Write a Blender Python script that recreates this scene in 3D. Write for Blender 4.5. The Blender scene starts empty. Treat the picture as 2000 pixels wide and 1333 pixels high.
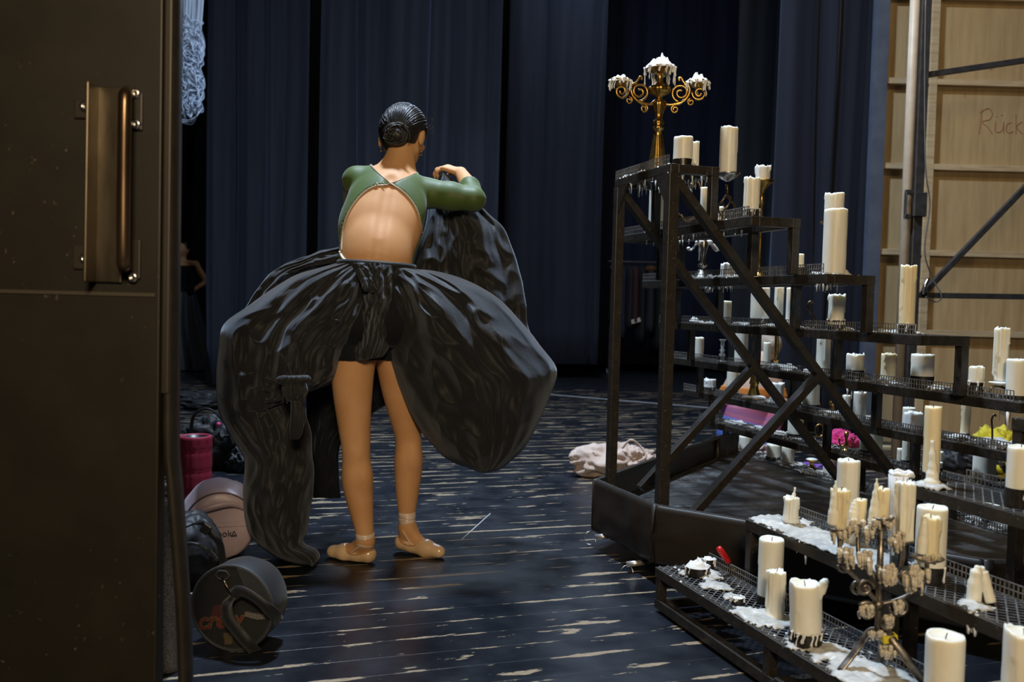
import bpy, bmesh, math, random
import numpy as np
from mathutils import Vector, Matrix, noise
PI = math.pi
SC = bpy.context.scene
COL = SC.collection

# ------------------------------------------------------------------ camera
CAM_Z = 0.975
FPX = 1750.0
TILT = math.radians(2.24)
ROLL = math.radians(1.47)
_f = Vector((0, math.cos(TILT), -math.sin(TILT)))
_r0 = Vector((1, 0, 0)); _u0 = _r0.cross(_f)
_r = _r0*math.cos(ROLL) + _u0*math.sin(ROLL)
_u = _u0*math.cos(ROLL) - _r0*math.sin(ROLL)
cam_data = bpy.data.cameras.new('camera')
cam = bpy.data.objects.new('camera', cam_data); COL.objects.link(cam)
cam.matrix_world = Matrix(((_r.x, _u.x, -_f.x, 0), (_r.y, _u.y, -_f.y, 0), (_r.z, _u.z, -_f.z, CAM_Z), (0, 0, 0, 1)))
cam_data.sensor_width = 36
cam_data.lens = FPX*36/2000
cam_data.clip_end = 60
cam_data.dof.use_dof = True
cam_data.dof.focus_distance = 3.2
cam_data.dof.aperture_fstop = 3.5
SC.camera = cam

# ------------------------------------------------------------------ world, lights, exposure
SC.view_settings.view_transform = 'Standard'
SC.view_settings.look = 'None'
SC.view_settings.gamma = 1
SC.view_settings.use_curve_mapping = False
SC.view_settings.exposure = 0.0
W = bpy.data.worlds.new('world'); SC.world = W; W.use_nodes = True
W.node_tree.nodes['Background'].inputs[0].default_value = (0.20, 0.27, 0.45, 1)
W.node_tree.nodes['Background'].inputs[1].default_value = 0.035

def area(name, loc, target, size, power, color, sizey=None):
    l = bpy.data.lights.new(name, 'AREA'); l.energy = power; l.color = color; l.size = size
    if sizey: l.shape = 'RECTANGLE'; l.size_y = sizey
    o = bpy.data.objects.new(name, l); COL.objects.link(o); o.location = loc
    o.rotation_euler = (Vector(target)-Vector(loc)).to_track_quat('-Z', 'Y').to_euler()
    return o
# cool work light hanging over the stage, warm light from the wing behind the camera
area('overhead_cool_light', (-0.45, 3.85, 5.6), (-0.1, 3.2, 0), 0.35, 430, (0.66, 0.81, 1.0))
area('wing_warm_light', (0.2, -1.4, 2.5), (-0.3, 3.4, 0.7), 0.7, 110, (1.0, 0.77, 0.48))
area('curtain_cool_light', (-0.6, 6.4, 6.2), (-0.4, 11.5, 1.5), 1.2, 62, (0.62, 0.76, 1.0))
area('flat_warm_light', (1.7, 3.9, 4.4), (2.7, 6.9, 1.7), 0.5, 24, (1.0, 0.76, 0.45))
area('far_curtain_fill', (0.9, 10.6, 6.0), (0.4, 12.4, 2.2), 0.8, 34, (0.66, 0.78, 1.0))  # fill lamp added to brighten the narrow far curtain
area('back_cool_light', (-0.2, 8.2, 4.6), (0.3, 4.0, 0.0), 1.6, 75, (0.60, 0.76, 1.0))

# ------------------------------------------------------------------ helpers: places
def ray(px, py):
    d = _f + _r*((px-1000)/FPX) - _u*((py-666.5)/FPX)
    return d
def at(px, py, Y):
    d = ray(px, py); t = Y/d.y
    return Vector((d.x*t, Y, CAM_Z+d.z*t))
def on_z(px, py, z=0.0):
    d = ray(px, py); t = (z-CAM_Z)/d.z
    return Vector((d.x*t, d.y*t, z))

# ------------------------------------------------------------------ helpers: objects
def tag(o, label=None, cat=None, group=None, kind=None):
    if label: o['label'] = label
    if cat: o['category'] = cat
    if group: o['group'] = group
    if kind: o['kind'] = kind
    return o
def empty(name, loc=(0, 0, 0), rz=0, label=None, cat=None, group=None):
    o = bpy.data.objects.new(name, None); COL.objects.link(o)
    o.location = loc; o.rotation_euler = (0, 0, rz); o.empty_display_size = 0.05
    bpy.context.view_layer.update()
    return tag(o, label, cat, group)
def mobj(name, verts, faces, mat, parent=None, smooth=True, world=False):
    me = bpy.data.meshes.new(name)
    me.from_pydata([tuple(v) for v in verts], [], [tuple(f) for f in faces])
    me.update()
    if smooth: me.polygons.foreach_set('use_smooth', [True]*len(me.polygons))
    o = bpy.data.objects.new(name, me); COL.objects.link(o)
    if mat: me.materials.append(mat)
    if parent:
        o.parent = parent
        if world: o.matrix_parent_inverse = parent.matrix_world.inverted()
    return o
class MB:
    """collects shapes that belong to one mesh"""
    def __init__(s): s.v = []; s.f = []
    def add(s, v, f):
        n = len(s.v); s.v += [Vector(p) for p in v]; s.f += [tuple(i+n for i in q) for q in f]; return s
    def box(s, c, d, rot=None):
        c = Vector(c); hx, hy, hz = d[0]/2, d[1]/2, d[2]/2
        p = [Vector((x, y, z)) for x in (-hx, hx) for y in (-hy, hy) for z in (-hz, hz)]
        if rot: p = [rot @ q for q in p]
        return s.add([c+q for q in p], [(0, 1, 3, 2), (4, 6, 7, 5), (0, 4, 5, 1), (2, 3, 7, 6), (0, 2, 6, 4), (1, 5, 7, 3)])
    def bar(s, a, b, w, h=None, up=(0, 0, 1)):
        """square bar from a to b, w across, h along up"""
        a = Vector(a); b = Vector(b); h = h or w; d = (b-a).normalized(); up = Vector(up)
        if abs(d.dot(up)) > .98: up = Vector((1, 0, 0)) if abs(d.x) < .9 else Vector((0, 1, 0))
        x = d.cross(up).normalized(); y = x.cross(d).normalized()
        p = [q + x*i*w/2 + y*j*h/2 for q in (a, b) for i, j in ((-1, -1), (1, -1), (1, 1), (-1, 1))]
        return s.add(p, [(0, 3, 2, 1), (4, 5, 6, 7), (0, 1, 5, 4), (1, 2, 6, 5), (2, 3, 7, 6), (3, 0, 4, 7)])
    def tube(s, pts, r, n=8, closed=False, cap=True, squash=1.0):
        pts = [Vector(p) for p in pts]; m = len(pts); r = r if hasattr(r, '__len__') else [r]*m
        v = []; x = None
        for i in range(m):
            if closed: t = (pts[(i+1) % m]-pts[i-1])
            else: t = pts[min(i+1, m-1)]-pts[max(i-1, 0)]
            t = t.normalized() if t.length > 1e-9 else Vector((0, 0, 1))
            if x is None: x = t.orthogonal().normalized()
            else:
                x = (x - t*x.dot(t)); x = x.normalized() if x.length > 1e-6 else t.orthogonal().normalized()
            y = t.cross(x)
            v += [pts[i] + (x*math.cos(2*PI*k/n) + y*math.sin(2*PI*k/n)*squash)*r[i] for k in range(n)]
        f = []
        for i in range(m if closed else m-1):
            j = (i+1) % m
            f += [(i*n+k, i*n+(k+1) % n, j*n+(k+1) % n, j*n+k) for k in range(n)]
        if cap and not closed: f += [tuple(range(n))[::-1], tuple((m-1)*n+k for k in range(n))]
        return s.add(v, f)
    def lathe(s, prof, c=(0, 0, 0), n=24, flute=0, fl=0.0, cap=True):
        c = Vector(c); v = []
        for r, z in prof:
            for k in range(n):
                a = 2*PI*k/n; rr = r*(1+fl*math.cos(a*flute)) if flute else r
                v.append(c+Vector((rr*math.cos(a), rr*math.sin(a), z)))
        f = [(i*n+k, i*n+(k+1) % n, (i+1)*n+(k+1) % n, (i+1)*n+k) for i in range(len(prof)-1) for k in range(n)]
        if cap: f += [tuple(range(n))[::-1], tuple((len(prof)-1)*n+k for k in range(n))]
        return s.add(v, f)
    def ball(s, c, r, n=12, sc=(1, 1, 1)):
        c = Vector(c); v = []; m = n//2+1
        for i in range(m):
            t = PI*(i+.02)/(m-1+.04)
            for k in range(n):
                v.append(c+Vector((r*sc[0]*math.sin(t)*math.cos(2*PI*k/n), r*sc[1]*math.sin(t)*math.sin(2*PI*k/n), r*sc[2]*math.cos(t))))
        f = [(i*n+k, (i+1)*n+k, (i+1)*n+(k+1) % n, i*n+(k+1) % n) for i in range(m-1) for k in range(n)]
        f += [tuple(range(n)), tuple((m-1)*n+k for k in range(n))[::-1]]
        return s.add(v, f)
    def build(s, name, mat, parent=None, smooth=False, world=False, bevel=0):
        o = mobj(name, s.v, s.f, mat, parent, smooth, world)
        if bevel:
            b = o.modifiers.new('bevel', 'BEVEL'); b.width = bevel; b.segments = 2; b.limit_method = 'ANGLE'
        return o
def spline(pts, n=10, closed=False):
    """Catmull-Rom through the points"""
    pts = [Vector(p) if len(p) == 3 else Vector((p[0], p[1], 0)) for p in pts]; m = len(pts); out = []
    for i in range(m if closed else m-1):
        if closed: p0, p1, p2, p3 = pts[i-1], pts[i], pts[(i+1) % m], pts[(i+2) % m]
        else: p0, p1, p2, p3 = pts[max(i-1, 0)], pts[i], pts[i+1], pts[min(i+2, m-1)]
        for k in range(n):
            t = k/n
            out.append(.5*((2*p1)+(p2-p0)*t+(2*p0-5*p1+4*p2-p3)*t*t+(3*p1-p0-3*p2+p3)*t**3))
    if not closed: out.append(pts[-1].copy())
    return out
def resample(pts, n):
    d = [0]
    for i in range(1, len(pts)): d.append(d[-1]+(pts[i]-pts[i-1]).length)
    out = []; j = 0
    for k in range(n):
        t = d[-1]*k/(n-1)
        while j < len(d)-2 and d[j+1] < t: j += 1
        w = (t-d[j])/max(d[j+1]-d[j], 1e-9)
        out.append(pts[j].lerp(pts[j+1], min(max(w, 0), 1)))
    return out
def spiral(c, ex, ez, r0, r1, a0, turns, n=28):
    c = Vector(c); ex = Vector(ex); ez = Vector(ez)
    return [c + ex*(r0+(r1-r0)*i/n)*math.cos(a0+2*PI*turns*i/n) + ez*(r0+(r1-r0)*i/n)*math.sin(a0+2*PI*turns*i/n) for i in range(n+1)]

# ------------------------------------------------------------------ helpers: materials
def mat(name, color, rough=.5, metal=0, spec=.5, **kw):
    m = bpy.data.materials.new(name); m.use_nodes = True
    b = m.node_tree.nodes['Principled BSDF']
    b.inputs['Base Color'].default_value = (*color, 1); b.inputs['Roughness'].default_value = rough
    b.inputs['Metallic'].default_value = metal; b.inputs['Specular IOR Level'].default_value = spec
    for k, v in kw.items(): b.inputs[k.replace('_', ' ')].default_value = v
    return m
def nodes(m): return m.node_tree.nodes, m.node_tree.links, m.node_tree.nodes['Principled BSDF']
def tc(m, scale=(1, 1, 1), kind='Object'):
    N, L, b = nodes(m); t = N.new('ShaderNodeTexCoord'); mp = N.new('ShaderNodeMapping')
    mp.inputs['Scale'].default_value = scale; L.new(t.outputs[kind], mp.inputs[0]); return mp.outputs[0]
def noi(m, vec, scale, detail=4, rough=.55):
    N, L, b = nodes(m); n = N.new('ShaderNodeTexNoise'); n.inputs['Scale'].default_value = scale
    n.inputs['Detail'].default_value = detail; n.inputs['Roughness'].default_value = rough
    L.new(vec, n.inputs['Vector']); return n.outputs[0]
def ramp(m, fac, stops):
    N, L, b = nodes(m); r = N.new('ShaderNodeValToRGB'); L.new(fac, r.inputs[0])
    e = r.color_ramp.elements
    while len(e) < len(stops): e.new(.5)
    for i, (p, c) in enumerate(stops):
        e[i].position = p; e[i].color = (*c, 1) if hasattr(c, '__len__') else (c, c, c, 1)
    return r.outputs[0]
def mixc(m, fac, a, b_):
    N, L, b = nodes(m); x = N.new('ShaderNodeMix'); x.data_type = 'RGBA'
    for s, v in ((0, fac), (6, a), (7, b_)):
        if hasattr(v, 'links'): L.new(v, x.inputs[s])
        elif s == 0: x.inputs[0].default_value = v
        else: x.inputs[s].default_value = (*v, 1)
    return x.outputs[2]
def math_(m, op, a, b_=None):
    N, L, b = nodes(m); x = N.new('ShaderNodeMath'); x.operation = op
    for s, v in ((0, a), (1, b_)):
        if v is None: continue
        if hasattr(v, 'links'): L.new(v, x.inputs[s])
        else: x.inputs[s].default_value = v
    return x.outputs[0]
def bump(m, h, strength=.3, dist=.01):
    N, L, b = nodes(m); x = N.new('ShaderNodeBump'); x.inputs['Strength'].default_value = strength
    x.inputs['Distance'].default_value = dist; L.new(h, x.inputs['Height']); L.new(x.outputs[0], b.inputs['Normal'])
def setc(m, sock): nodes(m)[1].new(sock, nodes(m)[2].inputs['Base Color'])
def setr(m, sock): nodes(m)[1].new(sock, nodes(m)[2].inputs['Roughness'])
M = {}
def noisy(key, c1, c2, scale, rough=.5, metal=0, bs=.3, bd=.003, detail=5, lo=.35, hi=.65, stretch=(1, 1, 1), **kw):
    m = mat(key, c1, rough, metal, **kw); v = tc(m, stretch); n = noi(m, v, scale, detail)
    setc(m, ramp(m, n, [(lo, c1), (hi, c2)])); bump(m, n, bs, bd); M[key] = m; return m

noisy('black_iron', (.017, .014, .011), (.030, .025, .019), 35, .42, 0, .35, .002)
N_ = M['black_iron']; _v = tc(N_); _n = noi(N_, _v, 160, 3, .7)
_base = nodes(N_)[2].inputs['Base Color'].links[0].from_socket
setc(N_, mixc(N_, ramp(N_, _n, [(.66, 0), (.72, 1)]), _base, (.30, .29, .27)))
noisy('iron_mesh', (.10, .098, .095), (.20, .195, .19), 60, .5, .1)
noisy('brass', (.36, .20, .045), (.62, .40, .12), 40, .32, 1, .3, .001)
noisy('old_silver', (.42, .38, .33), (.72, .68, .62), 45, .3, 1, .3, .001)
noisy('dark_bronze', (.10, .07, .04), (.26, .18, .10), 50, .35, 1, .3, .001)
noisy('chrome', (.6, .6, .6), (.8, .8, .8), 30, .25, 1)
noisy('cup_metal', (.022, .020, .018), (.05, .044, .04), 60, .35, .6)
def wax(key, c1, c2, sss=.35):
    m = mat(key, c1, .42, 0, .5); v = tc(m, (1, 1, .35)); n = noi(m, v, 28, 5)
    setc(m, ramp(m, n, [(.3, c1), (.7, c2)])); bump(m, n, .35, .003)
    b = nodes(m)[2]; b.inputs['Subsurface Weight'].default_value = sss
    b.inputs['Subsurface Radius'].default_value = (.02, .013, .007); b.inputs['Subsurface Scale'].default_value = 1.0
    M[key] = m
wax('wax', (.82, .79, .67), (.90, .88, .78))
wax('wax_yellow', (.80, .69, .44), (.86, .77, .54))
wax('wax_white', (.80, .80, .77), (.86, .86, .84), .2)
wax('wax_old', (.50, .42, .31), (.74, .68, .56), .2)
M['wick'] = mat('wick', (.02, .018, .016), .9)

# ================================================================== the setting
# stand axes: UU runs along the shelves towards the camera, VV across them
UU = Vector((.310, -.951, 0)); VV = Vector((.951, .310, 0)); ZZ = Vector((0, 0, 1))
# ---- floor: black painted boards, chipped down to the wood along the joints
m = mat('stage_floor', (.02, .025, .04), .3); N, L, b = nodes(m)
t = N.new('ShaderNodeTexCoord'); mp = N.new('ShaderNodeMapping'); mp.vector_type = 'POINT'
mp.inputs['Rotation'].default_value = (0, 0, -math.atan2(VV.y, VV.x)); L.new(t.outputs['Object'], mp.inputs[0])
vr = mp.outputs[0]
sx = N.new('ShaderNodeSeparateXYZ'); L.new(vr, sx.inputs[0])
wob = noi(m, vr, 1.3, 2)
row = math_(m, 'MULTIPLY', math_(m, 'ADD', sx.outputs[1], math_(m, 'MULTIPLY', wob, .012)), 1/.115)
fr = math_(m, 'ABSOLUTE', math_(m, 'SUBTRACT', math_(m, 'FRACT', row), .5))      # .5 at a joint
mp2 = N.new('ShaderNodeMapping'); mp2.inputs['Scale'].default_value = (1.5, 6.5, 1); L.new(vr, mp2.inputs[0])
chip = noi(m, mp2.outputs[0], 2.2, 8, .62)
mp3 = N.new('ShaderNodeMapping'); mp3.inputs['Scale'].default_value = (3.0, 16.0, 1); L.new(vr, mp3.inputs[0])
chip2 = noi(m, mp3.outputs[0], 3.0, 6, .6)
near = ramp(m, fr, [(.38, 0), (.5, .125)])
far_ = N.new('ShaderNodeSeparateXYZ'); L.new(t.outputs['Object'], far_.inputs[0])
wear = ramp(m, math_(m, 'MULTIPLY', far_.outputs[1], .1), [(.22, 0), (.62, .035)])
cm = ramp(m, math_(m, 'ADD', math_(m, 'ADD', chip, near), wear), [(.632, 0), (.640, 1)])
cm2 = ramp(m, math_(m, 'ADD', chip2, math_(m, 'MULTIPLY', near, .25)), [(.685, 0), (.70, 1)])
cms = math_(m, 'MAXIMUM', cm, cm2)
joint = ramp(m, fr, [(.492, 0), (.497, 1)])
jm = math_(m, 'MULTIPLY', joint, ramp(m, noi(m, mp2.outputs[0], 5, 3), [(.46, 0), (.62, .42)]))
paint = ramp(m, noi(m, vr, 3.0, 6), [(.3, (.004, .0055, .009)), (.7, (.010, .013, .020))])
scr = noi(m, mp3.outputs[0], 22, 3, .8)
paint = mixc(m, ramp(m, scr, [(.64, 0), (.80, .5)]), paint, (.16, .18, .22))
wood = ramp(m, noi(m, mp3.outputs[0], 12, 3), [(.3, (.20, .145, .085)), (.7, (.36, .28, .18))])
c = mixc(m, math_(m, 'MAXIMUM', cms, jm), paint, wood)
lino = math_(m, 'GREATER_THAN', far_.outputs[1], 10.6)
c = mixc(m, lino, c, (.012, .014, .019))
setc(m, c)
rr = mixc(m, cms, ramp(m, noi(m, vr, 6, 4), [(.3, .26), (.7, .44)]), (.6, .6, .6)); setr(m, rr)
hgt = math_(m, 'SUBTRACT', math_(m, 'MULTIPLY', noi(m, mp2.outputs[0], 6, 5), .5), math_(m, 'ADD', math_(m, 'MULTIPLY', cms, .5), joint))
bump(m, hgt, .35, .003)
fl = MB().box((0, 8, -.05), (18, 24, .1)).build('floor', m); fl['kind'] = 'structure'
# scratches taped or scored on the boards and the white stage line far off
def decal(name, a, b_, w, m_, label, cat):
    a = Vector(a); b_ = Vector(b_)
    o = MB().bar(a+Vector((0, 0, .0012)), b_+Vector((0, 0, .0012)), w, .002).build(name, m_); tag(o, label, cat); return o
M['chalk'] = mat('chalk', (.40, .42, .45), .7)
decal('floor_line', on_z(1062, 770), on_z(1420, 800), .045, M['chalk'], 'pale painted line running across the far black floor behind the candle stand', 'floor line')
decal('scratch_mark', on_z(902, 1055), on_z(958, 1004), .005, M['chalk'], 'thin pale scratch slanting across the boards right of the dancer', 'scratch')

# ---- walls far behind and a ceiling so that nothing shines in
M['void'] = mat('void', (.006, .007, .010), .9)
for nm, c_, d_ in (('wall_back', (0, 16.1, 4), (18, .2, 8.2)), ('wall_left', (-8, 8, 4), (.2, 24, 8.2)), ('wall_right', (8, 8, 4), (.2, 24, 8.2)),
                   ('wall_front', (0, -4.1, 4), (18, .2, 8.2)), ('ceiling', (0, 8, 8.15), (18, 24, .1))):
    MB().box(c_, d_).build(nm, M['void'])['kind'] = 'structure'

# ---- curtains
def velvet(key, c1, c2):
    m = mat(key, c1, .85, 0, .25); v = tc(m, (1, 1, .06)); n = noi(m, v, 9, 4)
    setc(m, ramp(m, n, [(.3, c1), (.7, c2)])); b = nodes(m)[2]
    b.inputs['Sheen Weight'].default_value = .25; b.inputs['Sheen Roughness'].default_value = .4
    b.inputs['Sheen Tint'].default_value = (.5, .62, 1, 1); M[key] = m
velvet('navy_velvet', (.012, .015, .024), (.020, .025, .038))
velvet('deep_navy', (.004, .006, .016), (.008, .012, .030))
velvet('mid_navy', (.006, .008, .016), (.010, .013, .024))
velvet('dim_cloth', (.010, .013, .016), (.016, .020, .024))
velvet('dark_cloth', (.004, .005, .007), (.008, .009, .012))
def curtain(px0, px1, Y, zb, zt, m_, label, seed, pitch=.30, amp=.10, name='stage_curtain', extra=0, py=600):
    rnd = random.Random(seed); x0 = at(px0, py, Y).x-extra; x1 = at(px1, py, Y).x
    folds = []; x = x0
    while x < x1+.3:
        w = pitch*rnd.uniform(.45, 1.7); folds.append((x, w, rnd.uniform(.35, 1.0), rnd.random())); x += w
    nx = int((x1-x0)/.012); nz = 14; v = []; th = .006
    for k in range(nz+1):
        z = zb+(zt-zb)*k/nz
        for i in range(nx+1):
            X = x0+(x1-x0)*i/nx; y = 0; 
            for fx, fw, fa, fp in folds:
                d = (X-fx+.03*math.sin(z*.7+fp*6))/fw
                if 0 <= d < 1: y = -amp*fa*(1-(2*d-1)**2)**.55*(1+.15*math.sin(z*1.1+fp*9))-amp*.12*math.sin(d*PI*3+fp*5)*math.sin(d*PI)
            v.append((X, Y+y, z))
    w_ = nx+1
    f = [(k*w_+i, k*w_+i+1, (k+1)*w_+i+1, (k+1)*w_+i) for k in range(nz) for i in range(nx)]
    o = mobj(name, v, f, m_); s = o.modifiers.new('thickness', 'SOLIDIFY'); s.thickness = th; s.offset = 1
    return tag(o, label, 'curtain')
curtain(404, 600, 10.0, .03, 6.2, M['navy_velvet'], 'dark navy pleated curtain leg at the left of the dancer', 11, .30, .20)
curtain(621, 968, 10.0, .03, 6.2, M['navy_velvet'], 'wide dark navy pleated curtain hanging directly behind the dancer', 17, .36, .20)
curtain(982, 1168, 12.4, .20, 6.6, M['navy_velvet'], 'narrow navy curtain left of the black gap, hanging off the floor', 5, .42, .16)
curtain(1120, 1500, 14.2, .10, 7.0, M['deep_navy'], 'deepest and darkest blue curtain behind the brass candelabra', 7, .7, .12)
curtain(1424, 1502, 10.4, .05, 6.2, M['dim_cloth'], 'dim greenish grey curtain leg beside the dark blue backdrop', 9, .4, .10)
curtain(1500, 1698, 7.2, .03, 5.6, M['mid_navy'], 'navy pleated curtain leg next to the pale wooden wall', 23, .21, .11)
curtain(250, 384, 13.0, .02, 7.0, M['dark_cloth'], 'black curtain far back in the gap beside the dark door', 31, .5, .12)

# ---- wooden scenery wall at the right with battens
m = mat('plywood', (.55, .40, .22), .6); v = tc(m, (1, 1, 1)); N, L, b = nodes(m)
g = noi(m, tc(m, (5, 5, .45)), 5, 6, .6); blot = noi(m, v, .9, 3)
cc = ramp(m, g, [(.3, (.40, .27, .13)), (.7, (.54, .39, .20))])
cc = mixc(m, ramp(m, blot, [(.4, 0), (.75, .35)]), cc, (.36, .26, .14))
kn = N.new('ShaderNodeTexVoronoi'); kn.inputs['Scale'].default_value = 1.6; L.new(tc(m, (1, 1, .7)), kn.inputs['Vector'])
cc = mixc(m, ramp(m, kn.outputs['Distance'], [(.022, .75), (.045, 0)]), cc, (.20, .09, .03))
setc(m, cc); bump(m, g, .15, .002); M['plywood'] = m
noisy('batten', (.44, .32, .18), (.60, .46, .28), 14, .6, stretch=(.3, .3, 3))
noisy('blue_edge', (.055, .070, .105), (.075, .095, .135), 8, .8)
YW = 6.9
ww = empty('wooden_scenery_wall', (at(1850, 900, YW).x, YW, 0), label='pale plywood scenery wall with horizontal battens at the right edge', cat='scenery wall')
xl = at(1706, 700, YW).x; xr = xl+2.6
MB().box(((xl+xr)/2, YW+.02, 2.25), (xr-xl, .02, 4.5)).build('plywood_panel', M['plywood'], ww, world=True)
for py, nm in ((158, 0), (324, 0), (492, 0), (648, 0), (-10, 0)):
    z = at(1720, py, YW-.03).z
    MB().box(((xl+xr)/2, YW-.025, z), (xr-xl, .05, .045)).build('batten', M['batten'], ww, world=True, bevel=.003)
for px in (1716, 1815):
    x = at(px, 300, YW-.03).x
    MB().box((x, YW-.026, 2.25), (.06, .051, 4.5)).build('upright_batten', M['batten'], ww, world=True, bevel=.003)
MB().box((xl-.055, YW-.02, 2.25), (.09, .10, 4.5)).build('blue_side_edge', M['blue_edge'], ww, world=True)
# faint handwriting in red crayon
M['crayon'] = mat('crayon', (.30, .14, .08), .9)
S_ = [[(1918, 214), (1912, 262)], [(1914, 220), (1930, 212), (1938, 222), (1932, 234), (1918, 238), (1930, 250), (1938, 262)],
      [(1944, 238), (1943, 254), (1949, 259), (1957, 254), (1960, 238)], [(1960, 240), (1960, 260)],
      [(1946, 228), (1948, 227)], [(1955, 226), (1958, 225)],
      [(1975, 240), (1967, 243), (1965, 254), (1970, 260), (1978, 257)],
      [(1984, 222), (1984, 262)], [(1996, 238), (1985, 248), (1997, 262)], [(2004, 238), (2003, 262)]]
wr = MB()
for s in S_: wr.tube(spline([at(x, y, YW+.009) for x, y in s], 6), .0035, 5)
wr.build('crayon_writing', M['crayon'], ww, world=True)

# ---- steel frame with post and lit-face pole in front of the wooden wall
noisy('steel_paint', (.030, .029, .032), (.05, .048, .05), 20, .4, .2)
noisy('lit_face_paint', (.40, .33, .25), (.48, .40, .30), 12, .45)  # beige puts the light on the post's left face into colour
YF = 5.7
sf = empty('steel_frame', (at(1780, 900, YF).x, YF, 0), label='dark steel braced frame with a tall post in front of the wooden wall', cat='steel frame')
xp = at(1777, 600, YF).x
MB().box((xp+.012, YF, 2.2), (.058, .075, 4.4)).build('post', M['steel_paint'], sf, world=True, bevel=.004)
MB().tube([(xp-.045, YF+.01, 0), (xp-.045, YF+.01, 4.4)], .030, 20).build('lit_face_pole', M['lit_face_paint'], sf, True, world=True)  # added pole, stands in for the lit left face of the dark post
for a, b_ in (((1800, 148), (2400, 59)), ((1798, 579), (2400, -50)), ((1790, 577), (2400, 586))):
    MB().bar(at(a[0], a[1], YF), at(b_[0], b_[1], YF), .035, .035, up=(0, 1, 0)).build('brace', M['steel_paint'], sf, world=True, bevel=.003)
MB().box((at(2405, 400, YF).x, YF, 2.2), (.058, .075, 4.4)).build('post', M['steel_paint'], sf, world=True, bevel=.004)
cl = MB(); z0 = at(1780, 425, YF).z; z1 = at(1780, 378, YF).z
cl.box((xp+.012, YF-.05, (z0+z1)/2), (.082, .03, z1-z0)); cl.box((xp-.06, YF-.055, z1), (.05, .02, .03)); cl.box((xp-.078, YF-.055, (z0+z1)/2), (.012, .03, z1-z0)); cl.box((xp-.066, YF-.055, z0), (.04, .02, .03))
cl.build('clamp', M['steel_paint'], sf, world=True, bevel=.005)
MB().tube(spline([at(1803, 575, YF-.03), at(1806, 560, YF-.05), at(1813, 545, YF-.04)], 5), .012, 8).build('hook_bolt', M['chrome'], sf, True, world=True)
o = MB().tube(spline([at(x, y, YF-.10+.02*(i % 2)) for i, (x, y) in enumerate(((1808, 0), (1806, 180), (1808, 330), (1816, 400), (1806, 490), (1822, 545), (1839, 578), (1828, 590), (1808, 580)))], 8), .0045, 6).build('cable', mat('cable_sheath', (.10, .09, .08), .6), None, True)
tag(o, 'thin grey cable hanging beside the steel post in front of the wooden wall', 'cable')

# ---- the big dark door at the left
m = mat('door_paint', (.03, .024, .016), .5); v = tc(m)
n1 = noi(m, v, 6, 8, .6); n2 = noi(m, tc(m, (1, 1, .8)), 60, 4, .7); n3 = noi(m, v, 2.2, 3)
cc = ramp(m, n1, [(.3, (.007, .0055, .003)), (.7, (.015, .0125, .0075))])
cc = mixc(m, math_(m, 'MULTIPLY', ramp(m, n2, [(.655, 0), (.70, .75)]), ramp(m, n3, [(.45, 0), (.58, 1)])), cc, (.12, .10, .07))
setc(m, cc); bump(m, n1, .12, .003); M['door_paint'] = m
noisy('door_edge', (.016, .012, .008), (.028, .022, .015), 9, .5, stretch=(1, 1, .1))
noisy('rubber', (.014, .011, .008), (.022, .018, .013), 20, .45)
YD = 1.78
dx = [at(p, 650, YD).x for p in (-260, 311, 327, 340, 352)]
door = empty('door_1', (dx[1], YD, 0)); door['kind'] = 'structure'
MB().box(((dx[0]+dx[1])/2, YD+.02, 1.3), (dx[1]-dx[0], .04, 2.6)).build('door_panel', M['door_paint'], door, world=True, bevel=.003)
zr = at(200, 574, YD).z
MB().box(((dx[0]+dx[1])/2-.004, YD-.001, zr), (dx[1]-dx[0]-.008, .004, .007)).build('panel_joint_strip', mat('worn_joint', (.05, .04, .027), .6), door, world=True)
zt_ = at(330, 700, YD).z
MB().box(((dx[1]+dx[2])/2, YD+.028, 1.3+.39), (dx[2]-dx[1], .04, 1.82)).build('edge_strip', M['door_edge'], door, world=True, bevel=.004)
def ribbon_strip(pxs, w, d, name, m_, yo):
    mb = MB(); P = [at(px, py, YD+yo) for px, py in pxs]; P = spline(P, 8); n = 10
    v = []; 
    for p in P: v += [p+Vector((w/2*math.cos(2*PI*k/n)*abs(math.cos(2*PI*k/n))**-.3 if abs(math.cos(2*PI*k/n)) > .01 else 0, d/2*math.sin(2*PI*k/n), 0)) for k in range(n)]
    f = [(i*n+k, i*n+(k+1) % n, (i+1)*n+(k+1) % n, (i+1)*n+k) for i in range(len(P)-1) for k in range(n)]
    mb.add(v, f); return mb.build(name, m_, door, True, world=True)
ribbon_strip([(341, -60), (338, 200), (336, 500), (334, 760), (334, 880), (341, 960), (352, 1100), (360, 1230), (364, 1400)], .024, .05, 'rubber_seal', M['rubber'], .035)
ribbon_strip([(351, -60), (348, 290), (346, 500), (345, 760), (345, 880), (352, 960), (361, 1100), (369, 1230), (373, 1400)], .009, .03, 'seal_lip', M['door_edge'], .05)
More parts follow.
